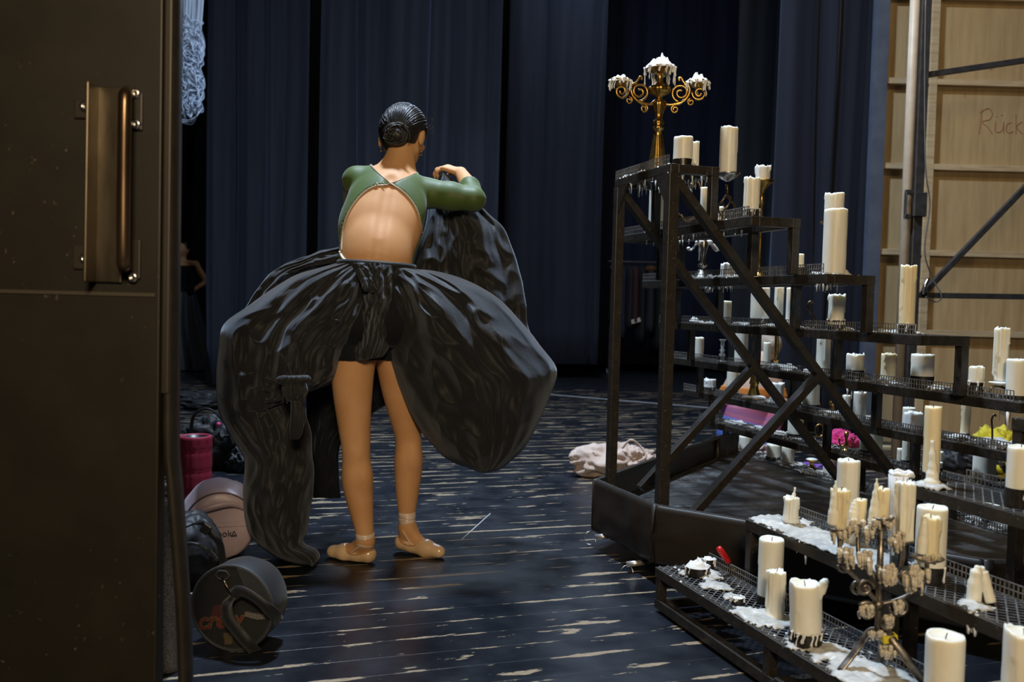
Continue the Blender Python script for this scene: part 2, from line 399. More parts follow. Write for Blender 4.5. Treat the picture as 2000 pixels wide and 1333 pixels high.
# handle: worn angle iron with a rod in it, four plates, bolts
noisy('worn_iron', (.06, .05, .038), (.17, .14, .10), 14, .4, .9, .3, .002, stretch=(1, 1, .25))
noisy('worn_rod', (.10, .065, .04), (.24, .16, .10), 10, .3, .9, .4, .002, stretch=(1, 1, .3))
def fp(px, py, dy=0): return at(px, py, YD-dy)
hd = MB()
a0 = fp(206, 170, .005); a1 = fp(200, 552, .005)
hd.bar(a0+Vector((.012, 0, 0)), a1+Vector((.012, 0, 0)), .052, .006, up=(0, 1, 0)); 
hd.bar(a0+Vector((-.014, -.022, 0)), a1+Vector((-.014, -.022, 0)), .006, .05, up=(0, 1, 0))
h = hd.build('handle', M['worn_iron'], door, world=True, bevel=.002)
MB().tube(spline([fp(249, 180, .004), fp(246, 186, .035), fp(244, 200, .05), fp(242, 350, .05), fp(241, 500, .05), fp(242, 516, .035), fp(243, 522, .004)], 6), .0125, 16).build('handle_rod', M['worn_rod'], h, True, world=True)
for x0, y0, x1, y1 in ((145, 195, 192, 232), (143, 480, 192, 527), (256, 182, 279, 255), (252, 468, 275, 546)):
    p = fp((x0+x1)/2, (y0+y1)/2, .003)
    MB().box(p, ((x1-x0)/FPX*YD, .006, (y1-y0)/FPX*YD)).build('mounting_plate', M['worn_iron'] if x0 < 0 else M['door_edge'], h, world=True, bevel=.003)
for x, y in ((167, 208), (265, 183), (167, 505), (260, 542), (266, 243)):
    p = fp(x, y, .006); bb = MB()
    r90 = Matrix.Rotation(PI/2, 4, 'X')
    q = MB().lathe([(.0105, 0), (.0105, .003), (.007, .0055), (.004, .0056), (.0035, .004)], n=18)
    bb.add([p+(r90 @ w) for w in q.v], q.f); bb.build('bolt', M['chrome'], h, True, world=True)

# ================================================================== the candle stand
O = Vector((.545, 3.19, 0))
def S(a, v, z=0): return O + UU*a + VV*v + ZZ*z
RZ = math.atan2(VV.y, VV.x)
WT = .197
ZL = [None]+[1.496-.193*k for k in range(8)]
stand = empty('stepped_candle_stand', S(-.3, .6, 0), RZ, 'large stepped black iron candle stand with mesh shelves on a low platform', 'candle stand')
I = M['black_iron']
def part(mb, name, m_=None, parent=None, smooth=False, bevel=.002):
    return mb.build(name, m_ or I, parent or stand, smooth, world=True, bevel=bevel)
# name: (level, v0, v1, a0, a1)
SH = {1: (1, 0, WT, -.476, 0.0), 2: (2, WT, 2*WT, -.80, .216), 3: (3, 2*WT, 3*WT, -1.0, .364), 4: (4, 3*WT, 4*WT, -1.2, .58),
      5: (5, 4*WT, 5*WT, -1.44, .78), 6: (6, 5*WT, 6*WT, -1.64, .98), 7: (7, 6*WT, 7*WT, -1.80, 1.17), 8: (8, 7*WT, 8*WT, -1.78, 1.37),
      'T1': (8, -.160, .04, .285, 1.75), 'T2': (7, .042, .228, .482, 1.75), 'T3': (6, .228, .425, .950, 1.8), 'T4': (5, .425, .60, 1.085, 1.8)}
def shelf(key):
    lv, v0, v1, a0, a1 = SH[key]; z = ZL[lv]; low = isinstance(key, str)
    fr = MB(); w = .032; zc = z-w/2-.002
    for v in (v0+w/2, v1-w/2): fr.bar(S(a0, v, zc), S(a1, v, zc), w, w)
    for a in (a0+w/2, a1-w/2): fr.bar(S(a, v0+w, zc), S(a, v1-w, zc), w*.98, w*.98)
    t = part(fr, 'shelf_frame')
    # expanded metal deck
    dk = MB(); p = .0145; n = 0; W_ = v1-v0-.01; steps = int((a1-a0)/ (p*2)); rows = int(W_/p)
    for i in range(steps):
        for j in range(rows):
            x = a0+.012+i*p*2+(p if j % 2 else 0); y = v0+.006+j*p
            if x+p > a1: continue
            for s in (-1, 1):
                if y+p*.98 <= v1: 
                    A = S(x, y, z-.001); B = S(x+s*p, y+p, z-.001); d = UU*.0024
                    dk.add([A-d, A+d, B+d, B-d], [(0, 1, 2, 3)])
    part(dk, 'mesh_deck', M['iron_mesh'], t, bevel=0)
    # wire grid lip standing on the far or near edge
    lp = MB(); hgt = .032; sp = .0125; r = .0013
    vv = v0+.004 if not low else v1-.004
    aa = [a0+.004+k*sp for k in range(int((a1-a0-.01)/sp))]
    for k in range(3): lp.bar(S(a0+.004, vv, z+hgt*k/2), S(aa[-1], vv, z+hgt*k/2), r*2, r*2)
    for x in aa: lp.bar(S(x, vv, z-.002), S(x, vv, z+hgt), r*1.8, r*1.8, up=UU)
    if key in (1, 2):
        bb = [v0+.004+k*sp for k in range(int((v1-v0)/sp))] if key == 99 else []
        for y in bb: lp.bar(S(a0+.004, y, z-.002), S(a0+.004, y, z+hgt), r*2, r*2, up=UU)
    part(lp, 'wire_lip', M['iron_mesh'], t, bevel=0)
    return t
for k in SH: shelf(k)
def post(a, v, z0, z1, w=.032):
    q = MB().bar(S(a, v, z0), S(a, v, z1), w, w, up=UU); part(q, 'post')
w = .032
post(-w/2, w/2, .16, ZL[1]-.034, .040); post(-.476+w/2, w/2, .16, ZL[1]-.034, .036)
for k in range(1, 8):
    lv, v0, v1, a0, a1 = SH[k]
    for a in (a0+w/2, a1-w/2, -.05, -.60):
        if k == 1 and a in (-.05, -.60): continue
        post(a, v1-w/2, ZL[k+1]-.002, ZL[k]-.034, .030)
for key in ('T1', 'T2', 'T3', 'T4'):
    lv, v0, v1, a0, a1 = SH[key]; zl = .012 if key == 'T1' else ZL[lv+1]-.002
    for a in (a0+w/2, a0+.62, a1-w/2):
        post(a, v0+w/2, zl if key == 'T1' else .012, ZL[lv]-.034, .028)
        if key == 'T4': post(a, v1-w/2, .012, ZL[lv]-.034, .034)
q = MB().bar(S(.285, -.144, .026), S(1.75, -.144, .026), .030, .030); part(q, 'foot_rail')
q = MB().bar(S(.30, -.144, .026), S(.30, .02, .026), .028, .028); part(q, 'foot_rail')
q = MB().box(S(.98, -.115, .03), (.10, .055, .045), Matrix.Rotation(RZ, 3, 'Z')); part(q, 'rail_bracket')
# long slanting braces and counter braces, gussets
for a in (-.004-w/2, -.476+w/2):
    q = MB().bar(S(a, .018, 1.452), S(a, 1.22, .142), .030, .040, up=UU); part(q, 'long_brace')
    q = MB().bar(S(a, .150, .235), S(a, .66, .735), .030, .038, up=UU); part(q, 'counter_brace')
    for s in (1,):
        g = MB(); za = ZL[1]-.034; pts = [(0, za), (.10, za), (0.0, za-.13)]
        d = VV*.004
        for sgn in (-1, 1):
            if a < -.2 and sgn < 0: continue
            if a > -.2 and sgn > 0: continue
            ax = [S(a+sgn*p_[0], .004, p_[1]) for p_ in pts]
            g.add([x-d for x in ax]+[x+d for x in ax], [(0, 1, 2), (5, 4, 3), (0, 3, 4, 1), (1, 4, 5, 2), (2, 5, 3, 0)])
        part(g, 'corner_gusset', bevel=0)
# platform: pan floor, cloth skirt hung from a rim, casters
PL = [(-.46, -.045), (0.012, -.02), (.86, .60), (1.2, 1.34), (-1.62, 1.36), (-1.50, 1.14)]
ZR = .2816
m = mat('pan_tiles', (.03, .03, .03), .45); N, L, b = nodes(m)
br = N.new('ShaderNodeTexBrick'); br.inputs['Scale'].default_value = 1; br.inputs['Brick Width'].default_value = .22; br.inputs['Row Height'].default_value = .16
br.inputs['Mortar Size'].default_value = .006; br.inputs['Color1'].default_value = (.045, .043, .040, 1); br.inputs['Color2'].default_value = (.035, .034, .033, 1); br.inputs['Mortar'].default_value = (.008, .008, .008, 1)
mp = N.new('ShaderNodeMapping'); t = N.new('ShaderNodeTexCoord'); mp.inputs['Rotation'].default_value = (0, 0, -RZ); L.new(t.outputs['Object'], mp.inputs[0]); L.new(mp.outputs[0], br.inputs['Vector'])
dust = noi(m, t.outputs['Object'], 4.5, 6, .65); d2 = noi(m, t.outputs['Object'], 90, 3, .7)
setc(m, mixc(m, math_(m, 'MULTIPLY', ramp(m, dust, [(.46, 0), (.72, .8)]), ramp(m, d2, [(.4, .25), (.6, 1)])), br.outputs[0], (.36, .38, .40)))
bump(m, br.outputs['Fac'], -.4, .003); M['pan_tiles'] = m
pn = MB(); n = len(PL)
pn.add([S(a, v, .150) for a, v in PL]+[S(a, v, .135) for a, v in PL], [tuple(range(n)), tuple(range(2*n-1, n-1, -1))]+[(i, (i+1) % n, n+(i+1) % n, n+i) for i in range(n)])
part(pn, 'platform_floor', M['pan_tiles'], bevel=0)
rim = MB()
for i in range(n):
    (a, v), (a2, v2) = PL[i], PL[(i+1) % n]
    if i == 3: continue
    rim.bar(S(a, v, ZR-.008), S(a2, v2, ZR-.008), .016, .016)
    rim.bar(S(a, v, .145), S(a2, v2, .145), .014, .03)
part(rim, 'platform_rim')
m = mat('skirt_cloth', (.035, .026, .018), .42, 0, .5); nn = noi(m, tc(m, (1, 1, 3)), 3.5, 4); setc(m, ramp(m, nn, [(.3, (.015, .011, .008)), (.7, (.030, .023, .016))]))
bump(m, noi(m, tc(m), 40, 4), .15, .002); M['skirt_cloth'] = m
sk = MB(); NS = 60; K = 10
for i in (5, 0, 1, 2, 4):
    (a, v), (a2, v2) = PL[i], PL[(i+1) % n]; A = S(a, v); B = S(a2, v2); d = (B-A).normalized(); nr = Vector((d.y, -d.x, 0))
    if nr.dot(S(-.2, .7)-A) > 0: nr = -nr
    vs = []
    for k in range(K+1):
        for j in range(NS+1):
            tt = j/NS; zz = ZR-.002-(ZR-.075)*k/K
            e = math.sin(PI*min(1, tt*1)); off = .010+.012*math.sin(PI*k/K)*(noise.noise(Vector((tt*5+i*3, k*.25, 1)))+.4)
            off += -.006*(k/K)*e
            vs.append(A.lerp(B, tt)+nr*off+ZZ*zz)
    sk.add(vs, [(k*(NS+1)+j, k*(NS+1)+j+1, (k+1)*(NS+1)+j+1, (k+1)*(NS+1)+j) for k in range(K) for j in range(NS)])
for i in (0, 1, 2, 5): a, v = PL[i]; c_ = S(a, v)-(S(-.2, .7)-S(a, v)).normalized()*.006; sk.bar(c_+ZZ*.078, c_+ZZ*(ZR-.004), .018, .018)
skt = part(sk, 'cloth_skirt', M['skirt_cloth'], smooth=True, bevel=0)
s = skt.modifiers.new('thickness', 'SOLIDIFY'); s.thickness = .005
# casters with ring pins
noisy('dusty_chrome', (.45, .45, .45), (.85, .85, .85), 80, .35, .8)
for px, py, sd in ((1185, 1050, 0), (1246, 1103, 1)):
    P = S(-.38, .03, .062) if sd == 0 else S(-.12, .03, .05)
    c_ = MB().tube([P+VV*.02+ZZ*.012-ZZ*.02, P+VV*.055-ZZ*.008], .042, 20); c_.box(P+VV*.04+ZZ*.05, (.05, .05, .06)); cs = part(c_, 'caster', M['steel_paint'], smooth=False, bevel=0)
    e0 = at(px-22, py, P.y-.03); e1 = at(px+14, py-4, P.y-.02)
    part(MB().tube([e0, e1], .011, 14), 'pin', M['dusty_chrome'], cs, True, 0)
    part(MB().tube([e1, P+VV*.05], .016, 12), 'pin_sleeve', M['steel_paint'], cs, True, 0)
    rc = e0+Vector((-.022, 0, -.004)) if sd == 0 else e0+Vector((0, -.004, -.030))
    part(MB().tube([rc+Vector((.024*math.cos(q*2*PI/20), .006*math.sin(q*.6), .027*math.sin(q*2*PI/20))) for q in range(20)], .0018, 6, closed=True), 'pull_ring', M['chrome'], cs, True, 0)

# ================================================================== candles
def proj(p):
    d = Vector(p)-Vector((0, 0, CAM_Z)); z = d.dot(_f)
    return 1000+FPX*d.dot(_r)/z, 666.5-FPX*d.dot(_u)/z
def spot(key, px, vf=.5):
    """the point of a shelf, vf of the way across it, that lies under picture column px"""
    lv, v0, v1, a0, a1 = SH[key]; v = v0+(v1-v0)*vf; lo, hi = a0-.6, a1+.6
    for _ in range(40):
        mid = (lo+hi)/2
        if proj(S(mid, v, ZL[lv]))[0] < px: lo = mid
        else: hi = mid
    a = min(max(lo, a0+.02), a1-.02)
    return S(a, v, ZL[lv])
def wax_mesh(name, r, h, seed, drip, m_, parent, z0=0, lean=(0, 0), foot=0, n=44):
    """a wax column: uneven rim, sunken top, runs of wax down the side"""
    rnd = random.Random(seed); mrows = max(10, int(h/.006)); mrows = min(mrows, 40)
    runs = [(rnd.uniform(0, 2*PI), rnd.uniform(.15, 1.0), rnd.uniform(.05, .14)/max(r/.02, .6)*1.2, rnd.uniform(.6, 1.4)) for _ in range(int(3+drip*14))]
    rimh = [rnd.uniform(-1, 1) for _ in range(3)]
    v = []; f = []
    def rim(a): return h*1+ (r*.16*drip+r*.03)*(math.sin(a*2+rimh[0]*3)*.5+math.sin(a*5+rimh[1]*3)*.3+.9*noise.noise(Vector((math.cos(a)*2.2, math.sin(a)*2.2, seed*1.7)))) + r*.55*drip*max(0, noise.noise(Vector((math.cos(a)*4, math.sin(a)*4, seed*.7+9)))-.12)
    def rad(a, t, z):
        rr = r*(1+.018*noise.noise(Vector((math.cos(a)*1.5, math.sin(a)*1.5, z*14+seed)))) + .0012*drip*noise.noise(Vector((math.cos(a)*7, math.sin(a)*7, z*22+seed)))
        for ra, ln, w_, am in runs:
            d = (a-ra+PI) % (2*PI)-PI
            if abs(d) < w_*2.5 and t > 1-ln-.03:
                e = min(1, (t-(1-ln-.03))/.05); bead = 1+.8*math.exp(-((t-(1-ln))/.025)**2)
                rr += .0028*am*(.35+drip)*math.exp(-(d/w_)**2)*e*bead*min(1, r/.018+.3)
        if foot: rr += foot*r*math.exp(-t*h/.010)*(1+.6*noise.noise(Vector((math.cos(a)*2, math.sin(a)*2, seed+4))))
        return rr
    def sh(z): return Vector((lean[0]*z/h*1.0, lean[1]*z/h, 0))
    for i in range(mrows+1):
        t = i/mrows
        for k in range(n):
            a = 2*PI*k/n; z = t*rim(a); q = rad(a, t, z)
            if t == 1: q *= .955
            v.append(Vector((q*math.cos(a), q*math.sin(a), z0+z))+sh(z))
    rows = mrows+1
    for q_, dz in ((.86, -.0015-.02*r), (.70, -.10*r-.002), (.35, -.20*r-.002), (.04, -.2*r-.002)):
        for k in range(n):
            a = 2*PI*k/n; z = rim(a)*.3+h*.7+dz
            v.append(Vector((r*q_*math.cos(a), r*q_*math.sin(a), z0+z))+sh(z))
        rows += 1
    f = [(i*n+k, i*n+(k+1) % n, (i+1)*n+(k+1) % n, (i+1)*n+k) for i in range(rows-1) for k in range(n)]
    f += [tuple(range(n))[::-1], tuple((rows-1)*n+k for k in range(n))]
    o = mobj(name, v, f, m_, parent)
    return o
def cup_mesh(r, h, parent, seed=0, wall=.0018):
    mb = MB().lathe([(r*.985, 0), (r, .0006), (r, .0012), (r, h*.5), (r, h-.0008), (r, h), (r-wall, h), (r-wall, .003), (.001, .003)], n=36)
    return mb.build('metal_cup', M['cup_metal'], parent, True)
def drips(parent, r, ztop, zbot, seed, count, m_, spread=2*PI, a0=0, thick=.0022, name='wax_drips'):
    rnd = random.Random(seed); mb = MB()
    for i in range(count):
        a = a0+rnd.random()*spread; l = (ztop-zbot)*rnd.uniform(.3, 1); q = thick*rnd.uniform(.6, 1.4); rr = r+q*.3
        P = [Vector((rr*math.cos(a+.05*math.sin(k)), rr*math.sin(a+.05*math.sin(k)), ztop-l*k/6)) for k in range(7)]
        mb.tube(P, [q*1.4, q, q*.8, q*.8, q*.9, q*1.25, q*.5], 7)
    o = mb.build(name, m_, parent, True); o['kind'] = 'stuff'; return o
def candle(key, px, ytop, w, label, style='clean', cup=0, vf=.5, group=None, m_='wax', lean=(0, 0), wick=True, foot=0, at_pt=None, z0=0, seed=None, ybot=None):
    P = at_pt or spot(key, px, vf); seed = seed or int(px*7+ytop)
    h = at(px, ytop, P.y).z-P.z-z0; r = w/2/FPX*P.y/math.cos(ROLL)
    if ybot is not None: z0 = at(px, ybot, P.y).z-P.z; h = at(px, ytop, P.y).z-P.z-z0
    t = empty('candle', P, random.Random(seed).uniform(0, 6), label, 'candle', group)
    dr = {'clean': .08, 'drip': .6, 'melt': 1.1}[style]
    cz = cup
    if cup:
        c = cup_mesh(r*1.07, cup, t)
        drips(c, r*1.07, cup+.004, .002, seed+3, 3 if style == 'clean' else 9, M['wax_white'])
    base = cup*.55 if cup else 0
    wax_mesh('wax', r, h-base, seed, dr, M[m_], t, z0+base, lean, foot)
    if wick:
        zz = z0+h-.2*r-.004; q = Vector((lean[0], lean[1], zz))
        MB().tube([q, q+Vector((.0005, 0, .006)), q+Vector((.003, .001, .012+.1*r))], .0011, 6).build('wick', M['wick'], t, True)
    return t

# (shelf, column, top row, width, label, options)
CL = [
 (1, 1333, 268, 37, 'short thick candle in a dark cup on the topmost shelf beside the brass candelabra', dict(cup=.026, vf=.42)),
 (1, 1357, 277, 13, 'thin bumpy candle on the topmost shelf right behind the short thick one', dict(style='drip', vf=.8)),
 (2, 1468, 348, 27, 'dripping square-topped candle at the near corner of the second shelf', dict(style='melt', cup=.030, vf=.3)),
 (2, 1280, 371, 28, 'broad smooth candle on the second shelf, framed between the two tall back posts', dict(vf=.4)),
 (2, 1373, 366, 13, 'slim candle on the second shelf, right behind the top step riser', dict(vf=.7)),
 (2, 1408, 404, 15, 'tiny low candle behind the twisted iron holder on the second shelf', dict(vf=.85)),
 (3, 1421, 515, 26, 'broken candle stump beside the silver candelabra on the third shelf', dict(style='melt', vf=.4, m_='wax_white', foot=.5)),
 (3, 1558, 496, 21, 'little candle in a dark cup beside the second riser on the third shelf', dict(cup=.030, vf=.35)),
 (3, 1628, 409, 44, 'very thick tall smooth candle at the near end of the third shelf', dict(vf=.42)),
 (4, 1770, 519, 29, 'tall narrow candle with one rough side at the near end of the fourth shelf', dict(style='drip', cup=.028, vf=.4, m_='wax_yellow')),
 (4, 1632, 577, 30, 'dripping candle leaning out of its cup on the middle of the fourth shelf', dict(style='melt', cup=.036, vf=.35, foot=.2)),
 (4, 1483, 562, 36, 'thick candle half hidden by the long slanting brace on the fourth shelf', dict(cup=.030, vf=.45)),
 (4, 1413, 588, 29, 'low candle behind a thin post at the far part of the fourth shelf', dict(vf=.5)),
 (4, 1519, 560, 15, 'slender rough candle at the left of a pair on the fourth shelf', dict(style='drip', vf=.7)),
 (4, 1541, 562, 14, 'slender smooth candle, right one of a pair against a post on the fourth shelf', dict(vf=.72)),
 (5, 1363, 659, 20, 'small candle at the far left of the fifth shelf beside the glass candlestick', dict(vf=.5)),
 (5, 1447, 645, 25, 'pale candle rising behind the crossing of two braces on the fifth shelf', dict(vf=.75)),
 (5, 1497, 669, 14, 'thin candle between the two brass stems on the fifth shelf', dict(vf=.6)),
 (5, 1607, 655, 26, 'tall candle beside the thin copper stem, its top under the fourth shelf', dict(style='drip', vf=.85)),
 (5, 1669, 692, 32, 'hollow-topped candle in a cup, leftmost of three under the fourth shelf end', dict(style='drip', cup=.034, vf=.4)),
 (5, 1734, 691, 28, 'slanting-peaked yellowish candle, middle of three under the fourth shelf end', dict(style='drip', vf=.45, m_='wax_yellow')),
 (5, 1800, 692, 42, 'broad low candle in a wide dark cup left of the last riser', dict(cup=.040, vf=.4)),
 (5, 1905, 716, 27, 'streaked candle with a scooped top in a dark cup right of the last riser', dict(style='drip', cup=.038, vf=.45)),
 (5, 1987, 702, 42, 'thick candle cut by the right edge of the photo, upper one of the two', dict(vf=.45, cup=.012)),
 (6, 1386, 741, 23, 'short tilted candle in a cup at the far end of the sixth shelf', dict(style='drip', cup=.022, vf=.5, m_='wax_white')),
 (6, 1430, 724, 22, 'candle in a dark cup behind the lower counter brace on the sixth shelf', dict(cup=.030, vf=.4)),
 (6, 1517, 748, 26, 'candle behind the long brace, right of the bell-shaped brass foot', dict(style='drip', vf=.5, m_='wax_white')),
 (6, 1583, 722, 32, 'thick candle in a dark cup behind the upper end of a counter brace', dict(cup=.030, vf=.4)),
 (6, 1678, 766, 24, 'tall plain candle under the fifth shelf, right of the long copper stem', dict(vf=.6)),
 (6, 1653, 772, 13, 'thin pale candle peeping out left of the long brace, sixth shelf', dict(style='drip', vf=.8)),
 (6, 1697, 812, 20, 'stub of a candle behind the iron post at the long brace', dict(vf=.75, m_='wax_white')),
 (6, 1774, 796, 23, 'plain candle standing behind the wrinkled one on the sixth shelf', dict(vf=.85)),
 (6, 1783, 806, 34, 'wrinkled short candle on the sixth shelf left of the tall yellow candle', dict(style='drip', vf=.5, m_='wax_white')),
 (6, 1884, 750, 16, 'slender leaning candle in a dark cup behind the last riser', dict(style='drip', cup=.012, vf=.8, lean=(.02, .01), m_='wax_yellow')),
 (7, 1553, 815, 30, 'candle in a dark cup below the crossing of two braces, seventh shelf', dict(cup=.026, vf=.5)),
 (7, 1700, 830, 42, 'thick candle in a black cup below the long brace, right of the pink cloth', dict(cup=.034, vf=.45)),
 (7, 1757, 876, 11, 'thinner and shorter of two close candles left of the tall yellow candle', dict(vf=.7)),
 (7, 1768, 858, 14, 'taller of two close candles left of the tall yellow candle, under the sixth shelf', dict(cup=.014, vf=.7)),
 (7, 1835, 882, 11, 'tiny candle just right of the yellow candle, farther of two', dict(vf=.95)),
 (7, 1834, 903, 12, 'tiny low candle in a cup, nearest on the right of the yellow candle', dict(cup=.014, vf=.7, m_='wax_white')),
 (7, 1921, 868, 42, 'broad plain candle below the wax heap of the sixth shelf at the right', dict(vf=.45, cup=.012)),
 (8, 1455, 852, 26, 'low candle on the lowest back shelf next to the tealight', dict(cup=.010, vf=.5)),
 (8, 1510, 868, 27, 'candle in a dark cup on the lowest back shelf under the counter brace', dict(cup=.022, vf=.4)),
 (8, 1538, 872, 24, 'straight candle with a metal strip on the lowest back shelf', dict(vf=.4)),
 (8, 1617, 893, 20, 'small slanted candle beside the brass dish at the end of the counter brace', dict(style='drip', vf=.5)),
 (8, 1843, 958, 22, 'candle stub in a dark cup under the near end of the third front step', dict(cup=.020, vf=.5)),
 (8, 1935, 985, 30, 'candle in a cup in a patch of spilt wax under the third front step', dict(cup=.034, vf=.45, foot=.2)),
 (8, 1992, 1000, 38, 'wide candle at the right edge under the third front step', dict(cup=.030, vf=.45)),
 ('T3', 1817, 794, 31, 'very tall yellow candle with wax run down its foot, third front step corner', dict(cup=.034, vf=.28, m_='wax_yellow')),
 ('T3', 1990, 872, 50, 'massive candle in a broad black cup standing on the third front step', dict(cup=.045, vf=.35)),
 ('T2', 1545, 972, 26, 'small melted candle with a wax spike, alone on the second front step', dict(style='melt', cup=.024, vf=.45, foot=.35)),
 ('T2', 1652, 899, 40, 'tall thick candle rising behind the left arm of the wax-covered candelabra', dict(style='drip', vf=.55)),
 ('T2', 1815, 990, 57, 'big candle in a black cup behind the wax-covered candelabra\'s right arm', dict(cup=.040, vf=.45)),
 ('T1', 1503, 1052, 48, 'smooth thick candle in a dark cup at the back of the lowest step', dict(cup=.022, vf=.80)),
 ('T1', 1513, 1116, 30, 'rough candle in spilt wax in front of the smooth thick one', dict(style='melt', vf=.50, foot=.7, m_='wax')),
 ('T1', 1573, 1138, 60, 'fat candle with a curl of wax on its rim in a dripped cup', dict(style='drip', cup=.034, vf=.30, lean=(.006, .0))),
 ('T1', 1840, 1240, 72, 'fat candle at the bottom edge, right of the wax-covered candelabra', dict(vf=.42)),
 ('T1', 1990, 1232, 70, 'fat candle in the bottom right corner of the photo', dict(style='drip', vf=.70)),
]
CO = {}
for key, px, yt, w_, lab, kw in CL:
    CO[(key, px)] = candle(key, px, yt, w_, lab, **kw)

wax('wax_spill', (.40, .39, .36), (.66, .65, .61), .1)
# extra wax of some candles
def blob_run(parent, pts, r, name='wax_run', m_='wax_white'):
    return MB().tube(spline(pts, 6), [r[min(int(i*len(r)/(len(spline(pts, 6)))), len(r)-1)] for i in range(len(spline(pts, 6)))], 10).build(name, M[m_], parent, True, world=True)
c = CO[('T3', 1817)]; P = c.matrix_world.translation
blob_run(c, [P+Vector((-.008, -.019, .12)), P+Vector((-.007, -.021, .07)), P+Vector((-.006, -.022, .03)), P+Vector((-.008, -.026, .002)), P+Vector((-.009, -.03, -.02))], [.005, .009, .012, .016, .021, .017, .010], m_='wax')
drips(c, .024, .0, -.035, 5, 9, M['wax_white'], spread=2.2, a0=0)
c = CO[('T1', 1573)]; P = c.matrix_world.translation; zt = at(1573, 1138, P.y).z-P.z
blob_run(c, [P+Vector((.022, -.02, zt-.035)), P+Vector((.030, -.022, zt-.008)), P+Vector((.034, -.02, zt+.008)), P+Vector((.043, -.018, zt+.006))], [.007, .010, .011, .009, .005], m_='wax')
c = CO[('T2', 1545)]; P = c.matrix_world.translation; zt = at(1545, 972, P.y).z-P.z
blob_run(c, [P+Vector((.0, -.0, zt-.022)), P+Vector((.004, 0, zt)), P+Vector((.006, 0, zt+.014)), P+Vector((.008, 0, zt+.030))], [.015, .011, .006, .003, .0035], m_='wax')

# stumps: cups with what is left of the wax
def stump(key, px, w_, cup, label, seed, vf=.5, heap=.012, run=8, at_pt=None):
    P = at_pt or spot(key, px, vf); r = w_/2/FPX*P.y
    t = empty('candle_stub', P, 0, label, 'candle stub')
    c = cup_mesh(r, cup, t)
    drips(c, r, cup+.002, 0, seed, run, M['wax_white'], thick=.003)
    mb = MB(); n = 36; rnd = random.Random(seed); v = []
    for i in range(17):
        q = i/16
        for k in range(n):
            a = 2*PI*k/n; nn = noise.noise(Vector((math.cos(a)*q*2.5, math.sin(a)*q*2.5, seed)))
            v.append((r*.97*q*math.cos(a), r*.97*q*math.sin(a), cup-.001+heap*(1-q**2)*(1+.8*nn+.5*noise.noise(Vector((math.cos(a)*q*8, math.sin(a)*q*8, seed))))))
    mb.add(v, [(i*n+k, (i+1)*n+k, (i+1)*n+(k+1) % n, i*n+(k+1) % n) for i in range(16) for k in range(n)])
    mb.build('wax', M['wax_white'], t, True); return t
stump('T1', 1362, 48, .026, 'wide black cup heaped with white wax, left end of lowest step', 3, .45, .020)
stump('T1', 1383, 24, .030, 'small cup with old wax close behind the wide heaped cup', 5, .80, .008, 12)
stump('T1', 1440, 24, .018, 'empty small cup with wax running over its side on the lowest front step', 8, .30, .003, 14)
stump(8, 1426, 18, .014, 'round black tealight at the left end of the lowest back shelf', 9, .5, .003, 2)
stump(4, 1356, 22, .006, 'flat tray with a crumble of wax at the far left of the fourth shelf', 12, .5, .020, 0)
stump(3, 1268, 22, .004, 'flat crust of wax at the far left tip of the third shelf', 14, .5, .010, 0)

def sheet_lump(name, pts, key, label, seed, h=.010, m_='wax_spill', cat='spilt wax', parent=None):
    """wax spilt over a shelf: outline in (px, vf), given as a list of centre spots with radii"""
    res = .006; P = [(spot(key, p[0], p[1]), p[2]) for p in pts]; lv, v0, v1, a0, a1 = SH[key]; z = ZL[lv]
    xs = [((p-O).dot(UU), (p-O).dot(VV), r) for p, r in P]
    A0 = max(a0, min(a-r for a, v, r in xs)); A1 = min(a1, max(a+r for a, v, r in xs)); V0 = max(v0, min(v-r for a, v, r in xs)); V1 = min(v1, max(v+r for a, v, r in xs))
    na = int((A1-A0)/res)+1; nv = int((V1-V0)/res)+1; idx = {}; vs = []; fs = []
    def H(a, v):
        s = 0
        for ca, cv, r in xs:
            d2 = ((a-ca)**2+(v-cv)**2)/r**2; s += max(0, 1-d2)
        s = min(s, 1.2)
        nn = noise.noise(Vector((a*22, v*22, seed)))*.6+noise.noise(Vector((a*60, v*60, seed)))*.45+noise.noise(Vector((a*140, v*140, seed)))*.35
        return s+nn*.95-.52
    for i in range(na+1):
        for j in range(nv+1):
            a = A0+(A1-A0)*i/na; v = V0+(V1-V0)*j/nv; hh = H(a, v)
            if hh > -.16: idx[(i, j)] = len(vs); vs.append(S(a, v, z+min(max(hh, -.12), 1)*h*(1.2)+.0006))
    for i in range(na):
        for j in range(nv):
            q = [(i, j), (i+1, j), (i+1, j+1), (i, j+1)]
            if all(k in idx for k in q): fs.append(tuple(idx[k] for k in q))
    o = mobj(name, vs, fs, M[m_]); s = o.modifiers.new('thickness', 'SOLIDIFY'); s.thickness = .003; s.offset = -1
    return tag(o, label, cat, kind='stuff')
SPILL=1
sheet_lump('spilt_wax', [(1362, .5, .07), (1385, .6, .06), (1400, .45, .06), (1430, .4, .04), (1465, .25, .07), (1500, .35, .08), (1520, .45, .07), (1500, .85, .04), (1560, .2, .05), (1610, .45, .07), (1650, .45, .09), (1690, .4, .10), (1720, .35, .11), (1760, .5, .09), (1730, .65, .06)], 'T1', 'white wax spilt over the mesh of the lowest front step', 1)
sheet_lump('spilt_wax', [(1500, .3, .07), (1530, .5, .10), (1570, .4, .11), (1620, .35, .11), (1660, .4, .11), (1700, .4, .12), (1740, .4, .09), (1800, .5, .05), (1905, .3, .05)], 'T2', 'white wax spilt over the far half of the second front step', 2)
sheet_lump('spilt_wax', [(1795, .3, .05), (1830, .2, .04), (1810, .1, .05)], 'T3', 'wax spilt around the foot of the tall yellow candle', 3)
